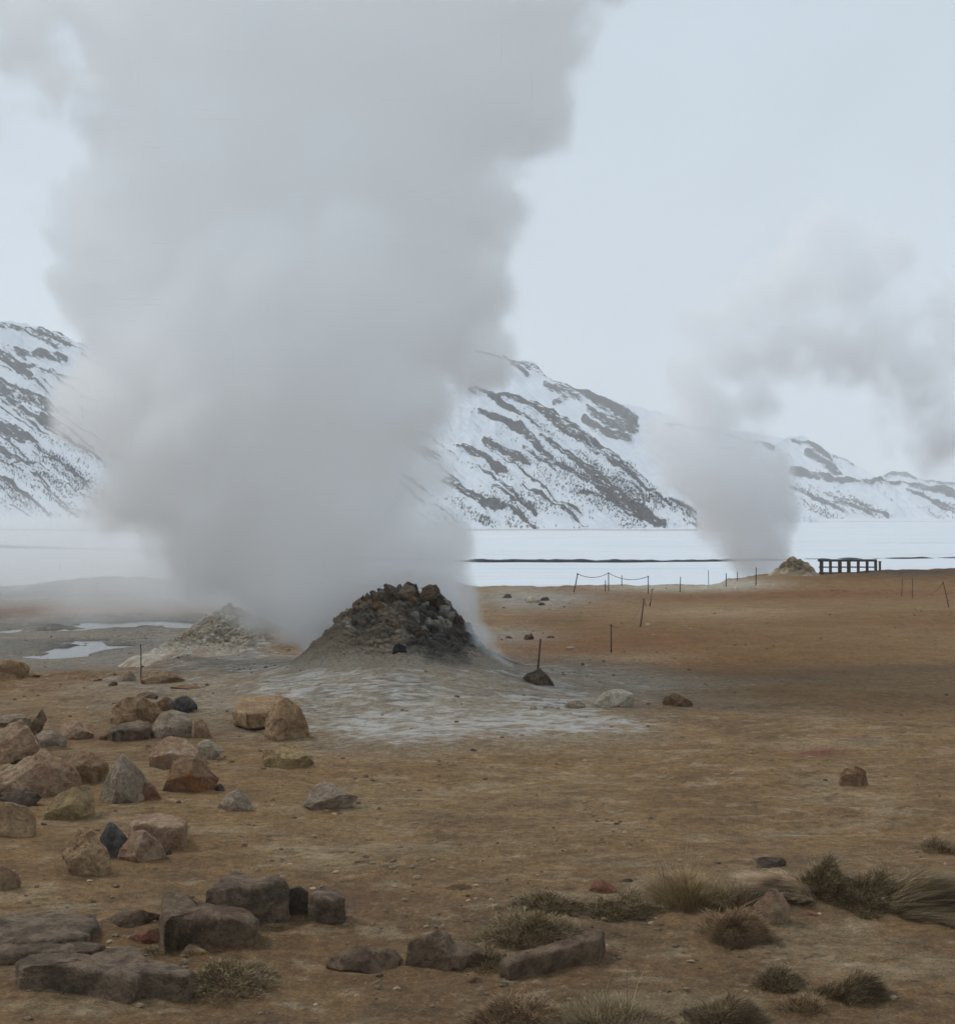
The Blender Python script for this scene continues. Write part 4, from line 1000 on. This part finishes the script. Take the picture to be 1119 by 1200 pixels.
T('grass_tuft', 'grass', 'shaggy dry grass clump with tall thin stems at the bottom centre', 640, 790, 1166, 1240, 9000, .15, 'dull', (0, 0), 1.3, .0018, .15, 16, 60, G1)
T('heather', 'heather', 'brown heather clump at the bottom edge left of the shaggy grass', 535, 665, 1168, 1230, 10000, .07, 'brown', (0, 0), 1.9, .0024, .4, 17, 0, G2)
T('heather', 'heather', 'leafy dark creeping mat at the right end of the longest slab', 200, 312, 1118, 1172, 9500, .05, 'heath', (0, 0), 1.9, .0026, .5, 18, 0, G2)
T('heather', 'heather', 'tiny green-brown sprig at the foot of the dark reddish slab', 160, 195, 1108, 1124, 700, .06, 'heath', (0, 0), 1.2, .0024, .5, 19, 0, G2)
T('grass_tuft', 'grass', 'small grass tuft alone at the right edge above the heather', 1092, 1135, 978, 1002, 2200, .11, 'dull', (0, 0), 1.0, .0022, .8, 20, 0, G1)

def build_litter():
    rng = np.random.default_rng(12); V, C = [], []
    n = 26000; y = rng.uniform(9.2, 14.5, n); px = rng.uniform(350, 1180, n); x = (px - CX) / F * y
    pv = CY + F * H / y
    g = lambda cx, cy, rx, ry: np.exp(-((px - cx) / rx) ** 2 - ((pv - cy) / ry) ** 2)
    w = 1.0 * g(1000, 1045, 130, 22) + .8 * g(790, 1065, 110, 20) + .8 * g(620, 1085, 80, 26) + .8 * g(650, 1190, 140, 30) + .6 * g(930, 1160, 120, 26) + .25 * g(870, 1100, 60, 22) + .03
    w = w * (.6 + 1.5 * fbm(x * 2.5, y * 2.5, oct=3, seed=88))
    k = rng.uniform(0, 1, n) < w * .8; x, y = x[k], y[k]; n = len(x); z = ground_h(x, y)
    a = rng.uniform(0, 6.283, n); ln = rng.uniform(.02, .10, n); rise = rng.uniform(.0, .6, n) ** 1.5; wd = rng.uniform(.001, .0024, n)
    dx, dy, dz = np.cos(a) * ln, np.sin(a) * ln, rise * ln; wx, wy = -np.sin(a) * wd, np.cos(a) * wd
    V = np.stack([np.c_[x - wx, y - wy, z + .002], np.c_[x + wx, y + wy, z + .002], np.c_[x + dx + wx * .4, y + dy + wy * .4, z + .006 + dz], np.c_[x + dx - wx * .4, y + dy - wy * .4, z + .006 + dz]], 1).reshape(-1, 3)
    Fc = np.arange(n)[:, None] * 4 + np.array([0, 1, 2, 3])
    P = np.array(PAL['dull'] + PAL['straw'] + PAL['brown']); c = P[rng.integers(0, len(P), n)] * rng.uniform(.6, 1.2, n)[:, None]
    o = mesh_from('dead_grass', V, Fc, M_PLANT, smooth=False, attrs={'tone': np.repeat(c, 4, axis=0)})
    tag(o, kind='stuff', label='dead grass litter lying between the foreground tufts')
build_litter()

# ------------------------------------------------------------------ steam (volumes)
def steam(name, label, box_min, box_max, res, blobs, nscale, namp, dens, edge, color, warp=.6, aniso=.3, zfade=None, seed=0.0):
    """blobs: (x, y, z, r, weight). A density grid is computed once from a union of puffs, broken up by noise."""
    g = bpy.data.node_groups.new(name, 'GeometryNodeTree'); g.interface.new_socket('Geometry', in_out='INPUT', socket_type='NodeSocketGeometry'); g.interface.new_socket('Geometry', in_out='OUTPUT', socket_type='NodeSocketGeometry')
    q = NT(g); out = q.add('NodeGroupOutput'); q.add('NodeGroupInput')
    pos = q.add('GeometryNodeInputPosition').outputs[0]
    off = q.add('ShaderNodeVectorMath', {0: pos, 1: (seed, seed * .7, seed * 1.3)}, operation='ADD').outputs[0]
    wn = q.add('ShaderNodeTexNoise', {'Vector': off, 'Scale': nscale * .5, 'Detail': 3.0}).outputs['Color']
    wv = q.add('ShaderNodeVectorMath', {0: wn, 1: (.5, .5, .5)}, operation='SUBTRACT').outputs[0]
    ws = q.add('ShaderNodeVectorMath', {0: wv, 3: warp}, operation='SCALE'); ws.inputs[3].default_value = warp
    p2 = q.add('ShaderNodeVectorMath', {0: pos, 1: ws.outputs[0]}, operation='ADD').outputs[0]
    acc = None
    for (x, y, z, r, w) in blobs:
        d = q.add('ShaderNodeVectorMath', {0: p2, 1: (x, y, z)}, operation='DISTANCE').outputs['Value']
        s = q.math('MULTIPLY', q.math('SUBTRACT', 1.0, q.math('DIVIDE', d, r)), w)
        acc = s if acc is None else q.math('SMOOTH_MAX', acc, s, c=.15)
    n = q.add('ShaderNodeTexNoise', {'Vector': off, 'Scale': nscale, 'Detail': 7.0, 'Roughness': .64}).outputs[0]
    v = q.math('ADD', acc, q.math('MULTIPLY', q.math('SUBTRACT', n, .52), namp))
    dn = q.add('ShaderNodeMapRange', {0: v, 1: 0.0, 2: edge, 3: 0.0, 4: 1.0}, interpolation_type='SMOOTHSTEP').outputs[0]
    vary = q.math('MAXIMUM', q.math('ADD', -.35, q.math('MULTIPLY', n, 2.7)), .12)
    dn = q.math('MULTIPLY', q.math('MULTIPLY', dn, vary), dens)
    if zfade:
        zz = q.add('ShaderNodeSeparateXYZ', {0: pos}).outputs[2]
        k = q.add('ShaderNodeMapRange', {0: zz, 1: zfade[0], 2: zfade[1], 3: 1.0, 4: zfade[2]}).outputs[0]
        dn = q.math('MULTIPLY', dn, k)
    vc = q.add('GeometryNodeVolumeCube', {'Density': dn, 'Background': 0.0, 'Min': box_min, 'Max': box_max, 'Resolution X': res[0], 'Resolution Y': res[1], 'Resolution Z': res[2]})
    mt = bpy.data.materials.new(name); mt.use_nodes = True; w = NT(mt.node_tree); w.n.clear()
    o_ = w.add('ShaderNodeOutputMaterial'); pv = w.add('ShaderNodeVolumePrincipled', {'Color': (*color, 1), 'Density': 1.0, 'Anisotropy': aniso})
    w.l.new(pv.outputs[0], o_.inputs['Volume'])
    sm = q.add('GeometryNodeSetMaterial', {'Geometry': vc.outputs[0]}); sm.inputs['Material'].default_value = mt
    q.l.new(sm.outputs[0], out.inputs[0])
    me = bpy.data.meshes.new(name); me.materials.append(mt)
    ob = bpy.data.objects.new(name, me); COL.objects.link(ob)
    md = ob.modifiers.new('steam', 'NODES'); md.node_group = g
    tag(ob, label, kind='stuff'); return ob

def B(px, py, r, d, w=1.0):   # puff centre at a photo pixel, radius in photo pixels, at distance d
    return ((px - CX) / F * d, d, H - (py - CY) / F * d, r / F * d, w)
D0 = 28.6
front = [B(572, 768, 20, 26.5, .75), B(556, 748, 24, 26.5, .7), B(590, 778, 12, 26.3, .6), B(395, 748, 45, 28.2), B(440, 735, 55, 28.4), B(545, 745, 34, 27.6, .9), B(520, 715, 52, 28.2), B(385, 690, 80, 28.6), B(460, 665, 100, 28.6), B(320, 655, 85, 28.9), B(500, 640, 62, 28.6),
        B(255, 612, 105, 29.2), B(390, 590, 130, 29.0), B(470, 560, 80, 28.8), B(182, 552, 98, 29.6), B(300, 500, 140, 29.3), B(430, 480, 120, 29.1), B(146, 482, 80, 29.8), B(135, 400, 66, 30.2), B(230, 430, 110, 29.6), B(350, 390, 130, 29.3), B(460, 390, 100, 29.2),
        B(290, 330, 85, 29.5), B(420, 300, 75, 29.4), B(500, 300, 60, 29.4)]
backp = [B(560, 420, 55, 31.6), B(160, 440, 95, 31.8), B(150, 350, 95, 32), B(540, 350, 80, 31.8), B(330, 400, 170, 32), B(130, 260, 85, 32.2), B(250, 270, 130, 32.2), B(420, 240, 150, 32.2), B(540, 240, 95, 32.0), B(170, 160, 90, 32.6), B(300, 140, 150, 32.6), B(460, 120, 150, 32.5), B(590, 130, 95, 32.4),
        B(160, 40, 100, 33), B(300, 10, 150, 33), B(450, 0, 150, 33), B(600, 20, 110, 32.8), B(630, -60, 90, 33), B(180, -110, 130, 33.4), B(380, -130, 170, 33.4), B(560, -120, 150, 33.2), B(30, 60, 75, 33, .45), B(10, -30, 95, 33, .5), B(-40, 120, 70, 33, .4), B(700, -30, 60, 33, .4)]
STEAM_BOX = ((-13.5, 25.0, .2), (6.5, 37.5, 19.5), (240, 150, 250))
main = front + backp
steam('steam', 'huge billowing white steam plume rising from the rocky vent cone', *STEAM_BOX, main, .66, 1.3, 1.30, .25, (1, .9985, .9975), 1.2, .0, (1, 9, .65))
far = [B(888, 658, 36, 79), B(905, 652, 26, 79), B(880, 630, 52, 79.6), B(855, 600, 52, 80), B(900, 595, 44, 80), B(815, 550, 48, 80.6), B(860, 555, 62, 80.6), B(900, 560, 42, 80.6), B(785, 510, 36, 81, .9), B(825, 490, 52, 81.2), B(810, 445, 42, 81.6, .9), B(855, 425, 45, 82, 1.0), B(880, 470, 40, 82, .88),
       B(835, 385, 38, 82.4, 1.0), B(875, 360, 52, 82.8, .95), B(925, 335, 62, 83.2, .92), B(960, 285, 60, 83.6, .92), B(995, 330, 62, 84, .88), B(1030, 300, 52, 84, .8), B(960, 400, 70, 83.6, .62), B(1020, 400, 75, 84, .55), B(1075, 440, 70, 84, .5), B(1105, 510, 70, 84, .45), B(1110, 370, 60, 84, .5), B(905, 410, 50, 83, .62)]
steam('steam', 'smaller grey steam plume drifting from the distant vent cone', (7, 73, -.6), (34, 92, 24), (190, 120, 180), far, .46, 1.15, .75, .42, (.98, .98, .985), 1.6, .1, (3, 16, .5), 11.0)
mist = [(-16, 60, -.8, 7, .7), (-26, 64, -1, 8, .7), (-30, 78, -1, 9, .8), (-22, 76, -.6, 7, .9), (-14, 74, -.4, 7, 1), (-9, 66, -.4, 6, 1), (-18, 88, -1, 9, .8), (-38, 90, -1, 9, .8), (-8, 52, -.2, 4, .8), (-26, 100, -1, 10, .8)]
steam('steam', 'thin low steam drifting over the snow behind the mud flats', (-50, 46, -1.6), (-2, 115, 5.5), (110, 130, 30), mist, .16, .9, .14, .6, (.99, .99, .992), 2.5, .2, (-1, 5, .2), 23.0)

# air
def hazebox():
    V, Fc = [], []; box(V, Fc, (-3600, -60, -9.5), (3600, 5400, 620))
    m = bpy.data.materials.new('haze'); m.use_nodes = True; w = NT(m.node_tree); w.n.clear()
    o_ = w.add('ShaderNodeOutputMaterial'); pv = w.add('ShaderNodeVolumePrincipled', {'Color': (.985, .99, 1.0, 1), 'Density': .00027, 'Anisotropy': .2})
    w.l.new(pv.outputs[0], o_.inputs['Volume'])
    o = mesh_from('haze', V, Fc, m, smooth=False); tag(o, kind='stuff', label='pale air haze over the valley')
hazebox()

# ------------------------------------------------------------------ sky, light, camera
SUN_EL, SUN_AZ = R(48), R(-62)        # high, from the left and a little behind the scene
w = bpy.data.worlds.new('World'); scene.world = w; w.use_nodes = True
q = NT(w.node_tree); q.n.clear()
out = q.add('ShaderNodeOutputWorld'); bg = q.add('ShaderNodeBackground'); bg.inputs['Strength'].default_value = .1
sky = q.add('ShaderNodeTexSky', sky_type='NISHITA', sun_disc=False, sun_elevation=SUN_EL, sun_rotation=SUN_AZ)
gen = q.add('ShaderNodeTexCoord').outputs['Generated']
z = q.add('ShaderNodeSeparateXYZ', {0: gen}).outputs[2]
n = q.noise(q.mapping(gen, (1, 1, 2.0)), 2.6, 6, .55, .5)
cl = q.mixc(q.ramp(z, .0, .45), (5.1, 5.78, 6.38), (4.7, 5.4, 6.0))
k = q.math('ADD', .83, q.math('MULTIPLY', n, .32))
cl = q.scalec(cl, k)
c = q.mixc(.94, sky.outputs[0], cl)
q.l.new(c, bg.inputs[0]); q.l.new(bg.outputs[0], out.inputs[0])

sl = bpy.data.lights.new('sun', 'SUN'); sl.energy = 1.35; sl.angle = R(11); sl.color = (1, .97, .93)
so = bpy.data.objects.new('sun', sl); COL.objects.link(so)
dirv = Vector((math.sin(SUN_AZ) * math.cos(SUN_EL), math.cos(SUN_AZ) * math.cos(SUN_EL), math.sin(SUN_EL)))
so.rotation_euler = dirv.to_track_quat('Z', 'Y').to_euler()

cam = bpy.data.cameras.new('camera'); co = bpy.data.objects.new('camera', cam); COL.objects.link(co)
co.location = (0, 0, H); co.rotation_euler = (R(90), 0, 0)
cam.sensor_fit = 'HORIZONTAL'; cam.sensor_width = 36; cam.lens = 36 * F / 1119; cam.clip_end = 12000; cam.clip_start = .1
scene.camera = co
vs = scene.view_settings; vs.view_transform = 'Standard'; vs.look = 'None'; vs.exposure = .25; vs.gamma = 1
cy = scene.cycles
cy.volume_bounces = 20; cy.max_bounces = 22; cy.diffuse_bounces = 3; cy.volume_step_rate = 5.0; cy.volume_max_steps = 256
cy.use_adaptive_sampling = True; cy.adaptive_threshold = .05; cy.use_denoising = True
